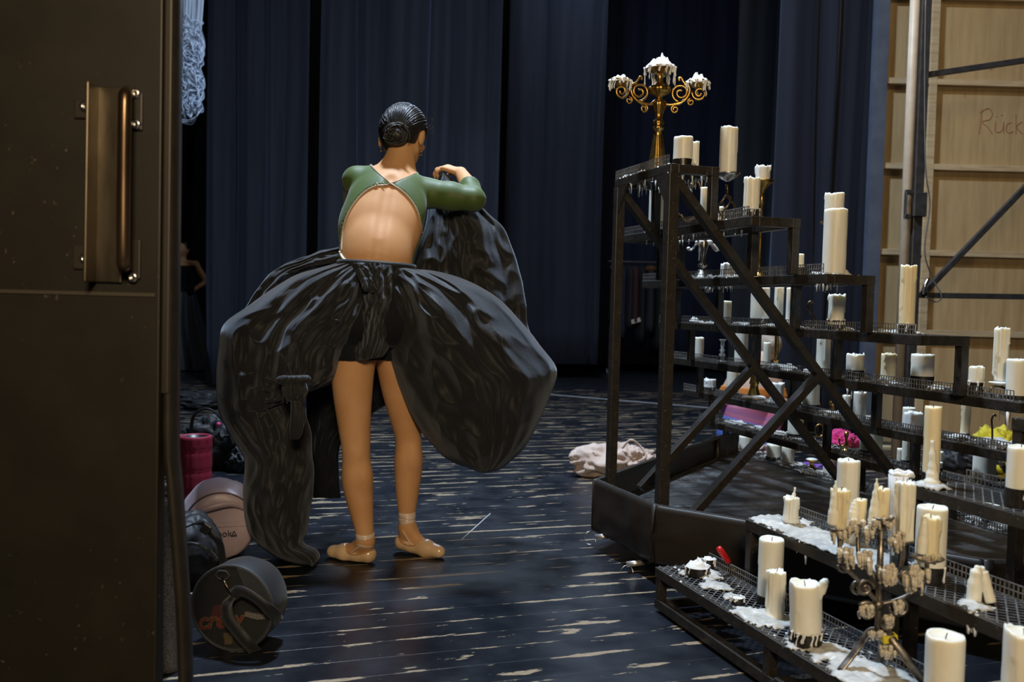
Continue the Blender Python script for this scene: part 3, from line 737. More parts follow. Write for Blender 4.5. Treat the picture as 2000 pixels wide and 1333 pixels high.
sheet_lump('spilt_wax', [(1930, .5, .09), (1960, .5, .10), (1990, .5, .10), (1870, .6, .06), (1800, .7, .06), (1640, .4, .10), (1500, .6, .10)], 6, 'white wax spilt along the sixth shelf of the stand', 4, .018)
sheet_lump('spilt_wax', [(1430, .5, .10), (1480, .5, .10), (1510, .5, .10), (1560, .6, .10), (1620, .5, .06)], 7, 'white wax spilt along the far half of the seventh shelf', 5, .02)
sheet_lump('spilt_wax', [(1515, .4, .08), (1540, .5, .07), (1590, .5, .06), (1680, .5, .06), (1735, .4, .06), (1830, .5, .06)], 5, 'white wax spilt along the fifth shelf of the stand', 6, .022)
sheet_lump('spilt_wax', [(1450, .4, .08), (1500, .5, .10), (1540, .5, .10), (1640, .5, .08), (1760, .5, .08), (1380, .5, .08)], 4, 'white wax spilt along the fourth shelf of the stand', 7, .014)
sheet_lump('spilt_wax', [(1365, .4, .10), (1400, .4, .08), (1430, .5, .08), (1600, .4, .05), (1640, .5, .05)], 3, 'white wax spilt along the third shelf under the silver candelabra', 8, .018)
sheet_lump('spilt_wax', [(1200, .4, .05), (1225, .3, .06), (1250, .3, .07), (1280, .4, .08), (1340, .5, .05)], 1, 'white wax spilt along the topmost shelf around the brass candelabra', 9, .020)
sheet_lump('spilt_wax', [(1460, .5, .06), (1275, .4, .06), (1350, .4, .06), (1420, .5, .05)], 2, 'white wax spilt along the second shelf of the stand', 10, .010)
sheet_lump('spilt_wax', [(1430, .5, .10), (1500, .5, .10), (1540, .5, .10), (1590, .4, .12), (1640, .5, .10), (1930, .5, .12), (1850, .5, .06), (1980, .5, .1)], 8, 'white wax spilt along the lowest back shelf', 11, .018)
# wax hanging through the mesh decks: icicles
def icicles(key, pxs, seed, n, ln=.03, parent_label=None):
    rnd = random.Random(seed); mb = MB(); lv, v0, v1, a0, a1 = SH[key]
    for i in range(n):
        px = rnd.uniform(*rnd.choice(pxs)); p = spot(key, px, rnd.choice([.02, .1, .3, .5, .8, .97])); l = ln*rnd.uniform(.2, 1); q = .0022*rnd.uniform(.6, 1.5)
        top = p.z+.001 if rnd.random() < .5 else p.z-.03
        mb.tube([Vector((p.x, p.y, top)), Vector((p.x, p.y, top-l*.5)), Vector((p.x, p.y, top-l))], [q*1.5, q, q*.6], 6)
    o = mb.build('wax_icicles', M['wax_white'], None, True); tag(o, parent_label, 'wax drips', kind='stuff')
icicles(1, [(1210, 1300), (1310, 1385)], 1, 150, .045, 'white wax icicles hanging under the topmost shelf')
icicles(2, [(1260, 1450)], 2, 60, .03, 'white wax icicles hanging under the second shelf')
icicles(3, [(1350, 1440), (1590, 1640)], 3, 90, .03, 'white wax icicles hanging under the third shelf')
icicles('T1', [(1480, 1560), (1310, 1340), (1600, 1700)], 4, 40, .03, 'wax icicles hanging from the lowest front step')
icicles('T2', [(1500, 1600), (1890, 1910)], 5, 110, .03, 'wax icicles hanging from the second front step')
icicles(5, [(1950, 1975), (1640, 1690)], 6, 30, .07, 'long wax icicles hanging under the fifth shelf near the right edge')

# ------------------------------------------------------------------ holders
def brass_candelabra():
    P = spot(1, 1283, .35); t = empty('brass_candelabra', P, 0, 'ornate three-armed brass candelabra crusted with white wax on the topmost shelf', 'candelabra')
    k = P.y/FPX; z = lambda y: at(1283, y, P.y).z-P.z
    prof = [(.036, 0), (.038, .006), (.034, .02), (.024, z(288)), (.017, z(266)), (.013, z(256)), (.020, z(253)), (.021, z(248)), (.015, z(245)), (.021, z(241)), (.019, z(236)), (.013, z(233)), (.016, z(222)), (.027, z(206)), (.028, z(200)), (.020, z(196)), (.010, z(193)), (.012, z(189)), (.034, z(183)), (.042, z(177)), (.040, z(170)), (.022, z(166)), (.012, z(160)), (.012, z(140)), (.016, z(139))]
    MB().lathe(prof, n=36, flute=12, fl=.05).build('stem', M['brass'], t, True)
    def dish(c, r, nm='dish'):
        return MB().lathe([(r*.15, -.022), (r*.4, -.020), (r*.85, -.006), (r, 0), (r*.96, .003), (r*.6, -.004), (.001, -.006)], c, 30, flute=10, fl=.07).build(nm, M['brass'], t, True)
    dc = Vector((0, 0, z(133))); d0 = dish(dc, .056)
    ends = []
    for s, yy in ((-1, 163), (1, 162)):
        xx = (1206-1283 if s < 0 else 1355-1283)*k; c = Vector((xx, -.01, z(yy))); ends.append(c)
        mb = MB(); ex = Vector((s, -.12, 0)).normalized(); ez = ZZ
        def Q(dx, y): return Vector((0, -.005, 0))+ex*(dx*k)+ez*z(y)
        mb.tube(spline([Q(8, 203), Q(20, 205), Q(38, 203), Q(52, 192), Q(57, 178), Q(54, 168), Q(46, 166)], 8), .0052, 8)
        mb.tube(spline([Q(20, 205), Q(40, 201), Q(50, 193)], 6), .0045, 8)
        mb.tube(spiral(Q(40, 182), ex, ez, 18*k, 4*k, -PI*.5, -1.6), .0048, 8)
        mb.tube(spiral(Q(30, 214), ex, ez, 8*k, 2.5*k, PI*.5, 1.4, 20), .0038, 7)
        mb.tube(spiral(Q(60, 200), ex, ez, 7*k, 2*k, PI*.5, 1.3, 20), .0034, 7)
        mb.tube(spline([Q(50, 168), Q(44, 160), Q(40, 153), Q(36, 154), Q(37, 159)], 6), [.0045]*24+[.003]*1, 7)
        mb.tube(spiral(Q(75, 183), ex, ez, 14*k, 3*k, PI*.9, 1.6), .0046, 8)
        mb.tube([Q(73, 172), Q(73, 166)], [.008, .011], 10)
        mb.build('scroll_arm', M['brass'], t, True); dish(c+Vector((0, 0, .004)), .044)
    for i, (c, r, hh) in enumerate(((dc, .056, .05), (ends[0], .043, .024), (ends[1], .044, .034))):
        mb = MB(); n = 44; v = []; rows = 22
        for q in range(rows):
            for kk in range(n):
                a = 2*PI*kk/n; qq = q/(rows-1); nn = noise.noise(Vector((math.cos(a)*qq*2.6, math.sin(a)*qq*2.6, i*5)))
                v.append(c+Vector((r*1.02*qq*math.cos(a), r*1.02*qq*math.sin(a), .004+hh*max(0, (1-qq**1.3))*(.66+.95*nn+.35*noise.noise(Vector((math.cos(a)*qq*7, math.sin(a)*qq*7, i))))+.004*abs(noise.noise(Vector((math.cos(a)*qq*12, math.sin(a)*qq*12, i+3)))) - (.010 if qq > .98 else 0))))
        mb.add(v, [(q*n+kk, (q+1)*n+kk, (q+1)*n+(kk+1) % n, q*n+(kk+1) % n) for q in range(rows-1) for kk in range(n)])
        mb.build('wax_crust', M['wax_white'], t, True)
        dd = drips(t, r*1.0, 0, -.075 if i == 0 else -.05, i+40, 26 if i == 0 else 14, M['wax_white'], thick=.0034); dd.location = c+Vector((0, 0, .002))
brass_candelabra()

def dish_mesh(r, d=.02): return [(.006, -d), (r*.5, -d*.75), (r*.85, -d*.3), (r, 0), (r*.97, .002), (r*.8, -d*.2), (r*.4, -d*.55), (.002, -d*.6)]
# twisted basket iron holder with its tall candle
P = spot(2, 1418, .55); zz = lambda y: at(1418, y, P.y).z-P.z; k = P.y/FPX
t = empty('twisted_candle_holder', P, 0, 'iron candle holder with a twisted basket stem and shallow silver bowl', 'candle holder')
MB().lathe([(.035, 0), (.033, .004), (.010, .008), (.006, .012), (.002, .012)], n=24).build('foot', M['dark_bronze'], t, True)
mb = MB()
for i in range(4):
    mb.tube([Vector((math.cos(i*PI/2+u*3.6)*16*k*math.sin(PI*min(u*1.35, 1))**.8, math.sin(i*PI/2+u*3.6)*16*k*math.sin(PI*min(u*1.35, 1))**.8, .010+(zz(362)-.010)*u)) for u in [j/24 for j in range(25)]], .0040, 8)
mb.tube([(0, 0, zz(380)), (0, 0, zz(360))], [.005, .008], 10)
mb.build('twisted_stem', M['dark_bronze'], t, True)
MB().lathe(dish_mesh(.046, .030), (0, 0, zz(339)), 30).build('bowl', M['old_silver'], t, True)
candle(2, 1418, 249, 33, 'tall rough-sided candle held up by the twisted iron holder', 'drip', at_pt=P.copy(), ybot=345)
# tall brass stick holding a short candle
P = spot(3, 1482, .75); 
Q = P.copy(); zz = lambda y: at(1486, y, P.y).z-P.z
t = empty('brass_candlestick', P, 0, 'tall thin brass candlestick with a flared bowl standing on the third shelf', 'candlestick')
MB().lathe([(.042, 0), (.040, .006), (.020, .014), (.008, .03), (.006, .05), (.006, zz(400)), (.010, zz(398)), (.010, zz(380)), (.006, zz(378))], n=24).build('stem', M['brass'], t, True)
MB().lathe([(.006, zz(380)), (.012, zz(372)), (.030, zz(360)), (.050, zz(354)), (.049, zz(353)), (.010, zz(360)), (.002, zz(361))], n=30, flute=12, fl=.03).build('flared_bowl', M['brass'], t, True)
candle(3, 1488, 325, 27, 'short ragged candle in the flared bowl of the tall brass candlestick', 'melt', at_pt=P.copy(), ybot=360, m_='wax_white')
# black curled ornament holder on the second shelf
P = spot(2, 1345, .5); zz = lambda y: at(1345, y, P.y).z; k = P.y/FPX
t = empty('iron_candle_holder', P, 0, 'black curved iron candle holder with a stub of wax under the topmost shelf', 'candle holder')
A = lambda x, y: at(x, y, P.y)
mb = MB(); mb.tube(spline([A(1330, 420), A(1340, 432), A(1352, 428), A(1366, 410), A(1372, 385), A(1362, 352), A(1350, 358), A(1354, 368)], 8), .006, 9)
mb.tube(spline([A(1322, 413), A(1335, 428), A(1350, 433)], 6), .004, 8); mb.ball(A(1352, 362), .018, 14, (1, 1, .7)); mb.build('curved_stem', M['dark_bronze'], t, True, world=True)
MB().lathe([(.03, 0), (.03, .004), (.012, .006), (.001, .006)], n=24).build('foot', M['old_silver'], t, True)
mb = MB(); mb.ball(A(1341, 374), .022, 14, (1.1, .9, .7)); mb.ball(A(1348, 381), .012, 10); mb.ball(A(1335, 367), .012, 10, (1, 1, .7)); mb.build('wax', M['wax_white'], t, True, world=True)
# silver three-armed candelabra under the second shelf
P = spot(3, 1371, .45); zz = lambda y: at(1371, y, P.y).z-P.z; k = P.y/FPX
t = empty('silver_candelabra', P, 0, 'small silver three-armed candelabra dripping with wax on the third shelf', 'candelabra')
MB().lathe([(.046, 0), (.042, .008), (.022, zz(532)), (.016, zz(527)), (.010, zz(524)), (.020, zz(521)), (.020, zz(517)), (.009, zz(513)), (.012, zz(500)), (.026, zz(473)), (.024, zz(471))], n=30, flute=8, fl=.04).build('stem', M['old_silver'], t, True)
mb = MB(); A = lambda x, y: Vector(((x-1371)*k, -.01, zz(y)))
for s in (-1, 1):
    mb.tube(spline([A(1371+s*4, 476), A(1371+s*14, 478), A(1371+s*20, 486), A(1371+s*26, 490), A(1371+s*30, 484)], 6), .0045, 8)
mb.build('arm', M['old_silver'], t, True)
mb = MB(); mb.ball(A(1361, 474), .016, 10, (1, 1, .6)); mb.ball(A(1382, 473), .016, 10, (1, 1, .6)); mb.tube([A(1363, 475), A(1363, 510)], [.006, .002], 7); mb.ball(A(1342, 487), .009, 8); mb.ball(A(1400, 486), .009, 8)
mb.tube(spline([A(1382, 474), A(1392, 480), A(1398, 487)], 5), .006, 7); mb.ball((0, 0, zz(548)+.004), .052, 18, (1, 1, .22)); mb.build('wax_crust', M['wax_white'], t, True)
# dish candle behind the very thick one
P = spot(3, 1624, .80); zz = lambda y: at(1624, y, P.y).z-P.z
t = empty('brass_candle_stand', P, 0, 'brass candlestick whose dish shows on both sides of the very thick tall candle', 'candlestick')
MB().lathe([(.055, 0), (.053, .006), (.02, .014), (.008, .03), (.007, zz(450)), (.012, zz(445)), (.046, zz(436)), (.047, zz(434)), (.02, zz(438)), (.001, zz(438))], n=30).build('stem', M['brass'], t, True)
candle(3, 1624, 378, 36, 'dripping candle whose top looks over the very thick tall candle', 'drip', at_pt=P.copy(), ybot=438, m_='wax')
# glass candlestick on the fifth shelf
P = spot(5, 1410, .4); zz = lambda y: at(1410, y, P.y).z-P.z
gm = mat('cut_glass', (.75, .78, .80), .12, 0, .5); nodes(gm)[2].inputs['Transmission Weight'].default_value = .75
t = tag(MB().lathe([(.028, 0), (.026, .005), (.010, .012), (.008, .02), (.017, .035), (.008, .048), (.014, .058), (.007, .066), (.010, .085), (.008, .10), (.018, .11), (.016, .112)], n=20).build('glass_candlestick', gm, None, True), 'short turned glass candlestick on the fifth shelf beside the small far candle', 'candlestick')
t.location = P
# brass pillar with bell foot on the sixth shelf
P = spot(6, 1472, .45); zz = lambda y: at(1472, y, P.y).z-P.z
t = empty('brass_pillar_candlestick', P, 0, 'thick brass candlestick with a bell-shaped foot in a wax-filled plate on the sixth shelf', 'candlestick')
MB().lathe([(.078, 0), (.082, .010), (.080, .012), (.060, .006), (.040, .006)], n=34).build('plate', M['brass'], t, True)
MB().lathe([(.040, .006), (.034, .018), (.022, .055), (.020, zz(752)), (.026, zz(749)), (.022, zz(744)), (.0185, zz(735)), (.0185, zz(660)), (.026, zz(656)), (.026, zz(652))], n=30).build('stem', M['brass'], t, True)
MB().ball((0, 0, .010), .062, 22, (1, 1, .25)).build('wax', M['wax_white'], t, True)
# thin brass stick on the fifth shelf
P = spot(5, 1515, .45); zz = lambda y: at(1515, y, P.y).z-P.z
t = empty('slim_brass_candlestick', P, 0, 'slim brass candlestick rising from a heap of wax on the fifth shelf', 'candlestick')
MB().lathe([(.034, 0), (.030, .008), (.010, .016), (.009, .03), (.013, .034), (.013, .040), (.008, .046), (.009, .06), (.006, .07), (.009, .09), (.009, zz(630)), (.02, zz(622)), (.02, zz(620))], n=24).build('stem', M['brass'], t, True)
mb = MB(); [mb.ball((x*.022, y*.018, .008), .022, 10, (1, 1, .6)) for x, y in ((-1.6, 0), (0, -.6), (1.5, 0), (2.0, -.3), (-.6, .5))]; mb.build('wax', M['wax_white'], t, True)
# long copper stem with brass knob on the sixth shelf
P = spot(6, 1624, .5); zz = lambda y: at(1624, y, P.y).z-P.z
t = empty('copper_candlestick', P, 0, 'long thin copper-coloured candlestick with a knobbed waxy foot, sixth shelf', 'candlestick')
MB().lathe([(.040, 0), (.038, .006), (.014, .010), (.009, .014), (.012, .026), (.007, .034), (.013, .044), (.013, .054), (.006, .06), (.0045, .07), (.0045, zz(700)), (.009, zz(690)), (.005, zz(684)), (.010, zz(675)), (.010, zz(668)), (.02, zz(662))], n=24).build('stem', M['brass'], t, True)
mb = MB(); [mb.ball((x*.02, y*.02, .006), .022, 10, (1.2, 1, .5)) for x, y in ((-2, 0), (-1, -.6), (0, .2), (1.2, -.4), (2.2, 0))]; mb.build('wax', M['wax_white'], t, True)
# iron scroll holder with its candle on the fifth shelf
P = spot(5, 1952, .5); zz = lambda y: at(1952, y, P.y).z-P.z; k = P.y/FPX
t = empty('scroll_candle_holder', P, 0, 'iron scroll candle holder with a white waxy dish, right end', 'candle holder')
A = lambda x, y, d=0: Vector(((x-1952)*k, d, zz(y)))
mb = MB(); mb.tube(spline([A(1936, 778), A(1933, 766), A(1938, 757), A(1952, 755), A(1964, 762), A(1964, 774), A(1954, 776), A(1952, 770)], 7), .004, 8)
mb.tube([A(1936, 778), Vector((-.02, 0, 0))], .004, 8); mb.tube([A(1958, 776), A(1956, 782)], .004, 8); mb.build('scroll', M['dark_bronze'], t, True)
MB().lathe(dish_mesh(.034, .010), (0, 0, zz(748)), 24).build('dish', M['wax_white'], t, True)
candle(5, 1953, 641, 22, 'tall thin bumpy candle on the iron scroll holder at the right', 'melt', at_pt=P.copy(), ybot=744, m_='wax')
# curl of iron standing on the fourth shelf
P = spot(4, 1588, .5); k = P.y/FPX; A = lambda x, y: at(x, y, P.y)
t = tag(MB().tube(spline([A(1589, 592), A(1583, 589), A(1578, 596), A(1582, 608), A(1591, 622), A(1593, 634), A(1586, 644), A(1574, P and 648)], 8), .0042, 8).build('iron_curl', M['dark_bronze'], None, True), 'bare dark iron S-shaped curl standing on the fourth shelf', 'iron ornament')
# ornate brass pieces on the seventh and eighth shelf
for key, px, lab, s_ in ((7, 1612, 'short brass candlestick with a ring handle under the sixth shelf', 1), (7, 1652, 'small brass candlestick with two curled arms in front of the pink cloth', 2)):
    P = spot(key, px, .5); t = empty('low_brass_candlestick', P, 0, lab, 'candlestick')
    if s_ == 1:
        MB().lathe([(.030, 0), (.028, .006), (.014, .012), (.016, .03), (.016, .12), (.022, .125), (.022, .13)], n=24).build('stem', M['brass'], t, True)
        MB().tube([(-.034+.022*math.cos(a*.35), -.01, .075+.030*math.sin(a*.35)) for a in range(18)], .004, 7, closed=True).build('ring_handle', M['brass'], t, True)
    else:
        MB().lathe([(.024, 0), (.020, .006), (.006, .014), (.008, .03), (.005, .05), (.010, .07), (.010, .09)], n=20).build('stem', M['brass'], t, True)
        mb = MB(); [mb.tube(spline([(0, 0, .04), (s*.02, 0, .02), (s*.032, 0, .04), (s*.034, 0, .06)], 5), .004, 7) for s in (-1, 1)]; mb.build('arm', M['brass'], t, True)
P = spot(8, 1585, .5); t = empty('brass_candle_dish', P, 0, 'brass pedestal dish filled with white wax on the lowest back shelf', 'candle dish')
MB().lathe([(.034, 0), (.030, .008), (.012, .02), (.010, .04), (.030, .052), (.036, .058), (.034, .060), (.001, .054)], n=24).build('pedestal', M['brass'], t, True)
MB().ball((0, 0, .058), .030, 14, (1, 1, .3)).build('wax', M['wax_white'], t, True)
# iron hook standing in the wax block on the sixth shelf
P = spot(6, 1938, .35); A = lambda x, y: at(x, y, P.y)
tag(MB().tube(spline([A(1938, 872), A(1938, 840), A(1937, 820), A(1942, 810), A(1945, 814)], 6), .0032, 8).build('iron_hook', M['dark_bronze'], None, True), 'thin dark iron hook sticking up from the wax heap at the right', 'iron ornament')

# ------------------------------------------------------------------ silver candelabra on the lowest front step
P = spot('T1', 1715, .52); k = P.y/FPX; zb = P.z
t = empty('wax_covered_candelabra', P, 0, 'five-armed wrought metal candelabra smothered in dripped wax on the lowest front step', 'candelabra')
def A(x, y, d=0): return at(x, y, P.y+d)
metal = M['old_silver']; m = mat('grimy_steel', (.12, .10, .08), .4, .85); nn = noi(m, tc(m), 40, 4); setc(m, ramp(m, nn, [(.35, (.10, .085, .07)), (.7, (.42, .38, .33))])); metal = m
mb = MB()
mb.tube([A(1715, 1235), A(1716, 1200), A(1718, 1120), A(1722, 1020)], [.0085, .0075, .0075, .007], 12); mb.ball(A(1715, 1182), .014, 12); mb.ball(A(1718, 1110), .011, 12)
mb.build('stem', metal, t, True, world=True)
for sx_, sd in ((-1, .03), (1, -.05), (.25, .07)):
    q = MB().tube(spline([A(1715, 1232), A(1715+sx_*18, 1236, sd*.3), A(1715+sx_*36, 1262, sd*.8), P+Vector((sx_*.085, sd-.02, .004))], 6), [.010]*19, 10, squash=.5)
    q.build('foot', metal, t, True, world=True)
M['yellow_tape'] = mat('yellow_tape', (.75, .62, .02), .4)
p0 = A(1737, 1247, -.022); 
MB().bar(p0+Vector((-.017, 0, -.003)), p0+Vector((.015, 0, .003)), .020, .016, up=(0, 0, 1)).build('yellow_tape', M['yellow_tape'], t, world=True)
arms = [  # path from stem to cup
 ([(1716, 1180), (1690, 1150), (1662, 1120), (1642, 1100), (1640, 1060), (1637, 1030)], .02),
 ([(1717, 1150), (1700, 1115), (1680, 1100), (1676, 1070), (1677, 1030)], .05),
 ([(1720, 1060), (1721, 1030), (1722, 1012)], 0),
 ([(1717, 1150), (1740, 1130), (1758, 1110), (1764, 1085), (1764, 1058)], -.03),
 ([(1716, 1182), (1760, 1170), (1795, 1150), (1808, 1125), (1811, 1092)], -.05)]
for pts, d in arms:
    n_ = len(pts); MB().tube(spline([A(x, y, d*i/(n_-1)) for i, (x, y) in enumerate(pts)], 7), .0052, 9).build('arm', metal, t, True, world=True)
sc = MB()
for cx, cy, r0, a0_, tn, d in ((1690, 1150, 18, 0, 1.4, 0), (1694, 1195, 20, PI*.8, -1.5, -.01), (1735, 1218, 16, PI*.4, 1.4, -.02), (1757, 1185, 20, PI, 1.5, -.03), (1676, 1150, 15, PI*.3, 1.3, .03), (1770, 1130, 16, 0, 1.3, -.03), (1650, 1105, 14, PI, 1.3, .02), (1735, 1130, 14, PI, 1.2, -.02)):
    sc.tube(spiral(A(cx, cy, d), (1, 0, 0), ZZ, r0*k, 4*k, a0_, tn), .0045, 8)
sc.build('scrollwork', metal, t, True, world=True)
for x, y, d, r in ((1637, 1032, .02, .026), (1677, 1022, .05, .022), (1722, 1010, 0, .028), (1764, 1055, -.03, .024), (1811, 1090, -.05, .036)):
    q = MB().lathe(dish_mesh(r, .012), A(x, y, d), 22); q.build('drip_pan', metal, t, True, world=True)
# wax hanging off the scrolls
rnd = random.Random(77); wx = MB()
for cx, cy, n_, w_, h_, d in ((1652, 1088, 26, 16, 30, .0), (1690, 1100, 22, 16, 44, .01), (1738, 1125, 30, 14, 45, -.03), (1785, 1130, 34, 20, 52, -.05), (1690, 1195, 14, 18, 22, -.01), (1733, 1215, 14, 16, 24, -.03), (1757, 1185, 12, 18, 20, -.04), (1640, 1045, 20, 20, 30, .01), (1700, 1035, 16, 14, 40, 0), (1728, 1022, 16, 26, 22, -.01), (1760, 1058, 18, 18, 30, -.04), (1716, 1240, 20, 24, 10, -.01), (1735, 1275, 20, 16, 22, -.03), (1668, 1030, 18, 14, 26, .03), (1812, 1090, 18, 26, 14, -.06)):
    for i in range(n_):
        x = cx+rnd.gauss(0, w_*.5); y = cy+rnd.uniform(-h_*.5, h_*.2); dd = d+rnd.gauss(0, .010); l = rnd.uniform(6, h_*.6); r = rnd.uniform(.003, .0062)
        wx.tube([A(x, y, dd), A(x+rnd.uniform(-1, 1), y+l*.5, dd), A(x+rnd.uniform(-2, 2), y+l, dd)], [r*1.15, r, r*.6], 8); wx.ball(A(x, y, dd), r*1.25, 8); wx.ball(A(x, y+l, dd), r*.8, 8)
wx.build('dripped_wax', M['wax_old'], t, True, world=True)
for x, yt, yb, w_, d, lab, st, mm in ((1641, 958, 1035, 24, .02, 'candle on the leftmost arm of the wax-covered candelabra', 'melt', 'wax_yellow'), (1681, 975, 1025, 20, .05, 'small candle on the second arm from the left of the wax-covered candelabra', 'clean', 'wax_yellow'),
                               (1722, 954, 1012, 26, 0, 'round-topped candle on the raised middle arm of the wax-covered candelabra', 'drip', 'wax_yellow'), (1766, 942, 1058, 27, -.03, 'long knobbly candle on the fourth arm of the wax-covered candelabra', 'melt', 'wax'), (1815, 1010, 1092, 34, -.05, 'candle on the rightmost arm of the wax-covered candelabra', 'drip', 'wax_yellow')):
    q = A(x, yb, d); c = candle('T1', x, yt, w_, lab, st, at_pt=Vector((q.x, q.y, q.z)), m_=mm, group=None)
    if x in (1641, 1722, 1681, 1815):
        s_ = -1; hh = .05 if x != 1681 else .03
        z1 = at(x, yt, q.y).z; e = Vector((-.016, -.002, 0)) if x != 1815 else Vector((-.02, -.012, 0))
        blob_run(c, [Vector((q.x, q.y, z1-hh*1.6))+e*1.2, Vector((q.x, q.y, z1-hh))+e*1.1, Vector((q.x, q.y, z1-.01))+e, Vector((q.x, q.y, z1+(.022 if x in (1641, 1722) else .0)))+e*.95], [.012, .012, .010, .008, .005, .002], m_='wax')
# wax draped over a black cup behind the candelabra, on the second front step
P = spot('T2', 1755, .5); k = P.y/FPX; A = lambda x, y, d=0: at(x, y, P.y+d)
t = empty('candle_cup', P, 0, 'tall black candle cup draped with a sheet of white wax behind the candelabra', 'candle cup')
q = MB(); hh = A(1755, 928).z-P.z; q.lathe([(.022, 0), (.022, hh), (.020, hh), (.020, .003), (.001, .003)], n=28); q.build('tube', M['cup_metal'], t, True)
q = MB(); n_ = 26; rnd = random.Random(3)
q.tube([(.024*math.cos(a*2*PI/16)-.002, .024*math.sin(a*2*PI/16), hh+.002+.003*math.sin(a*2)) for a in range(16)], .0075, 8, closed=True)
for i in range(13):
    a = rnd.uniform(2.2, 4.6); l = rnd.uniform(.05, hh*.95); q.tube([(.026*math.cos(a), .026*math.sin(a), hh-l*u) for u in (0, .3, .6, 1)], [.008, .007, .006, .004], 8)
q.build('wax', M['wax_white'], t, True)
# collapsed wax remnants on the second front step, right
P = spot('T2', 1915, .45); A = lambda x, y, d=0: at(x, y, P.y+d)
t = empty('collapsed_candle', P, 0, 'collapsed wax remnant leaning over a black cup, second front step', 'candle stub')
q = MB(); q.tube(spline([A(1902, 1180), A(1905, 1150), A(1908, 1120), A(1912, 1106)], 5), [.017]*8+[.014]*4+[.008]*3+[.005], 10); q.tube(spline([A(1935, 1178, -.02), A(1926, 1145, -.01), A(1918, 1118), A(1916, 1108)], 5), [.012]*6+[.013]*5+[.008]*4+[.005], 10); q.ball(A(1896, 1180), .024, 12, (1.2, 1, .35))
q.build('wax', M['wax'], t, True, world=True)
MB().lathe([(.020, 0), (.020, .035), (.018, .035), (.018, .003), (.001, .003)], A(1922, 1183), 24).build('metal_cup', M['cup_metal'], t, True, world=True)
# red-handled tool on the lowest step
P = on_z(1438, 1118, ZL[8]+.004); A0 = at(1403, 1070, P.y-.02); A1 = at(1424, 1100, P.y-.005)
t = empty('gas_lighter', (P.x, P.y, ZL[8]), 0, 'red handled metal rod propped on the far edge of the lowest front step', 'lighter')
M['red_plastic'] = mat('red_plastic', (.50, .012, .012), .35)
MB().tube([A0, A0.lerp(A1, .05), A0.lerp(A1, .5), A0.lerp(A1, .9), A1], [.006, .010, .0105, .0095, .007], 14).build('handle', M['red_plastic'], t, True, world=True)
MB().tube([A1, P], .0028, 8).build('rod', M['chrome'], t, True, world=True)
MB().tube([P+(A1-P)*.35, P+(A1-P)*.1], .0045, 10).build('brass_collar', M['brass'], t, True, world=True)

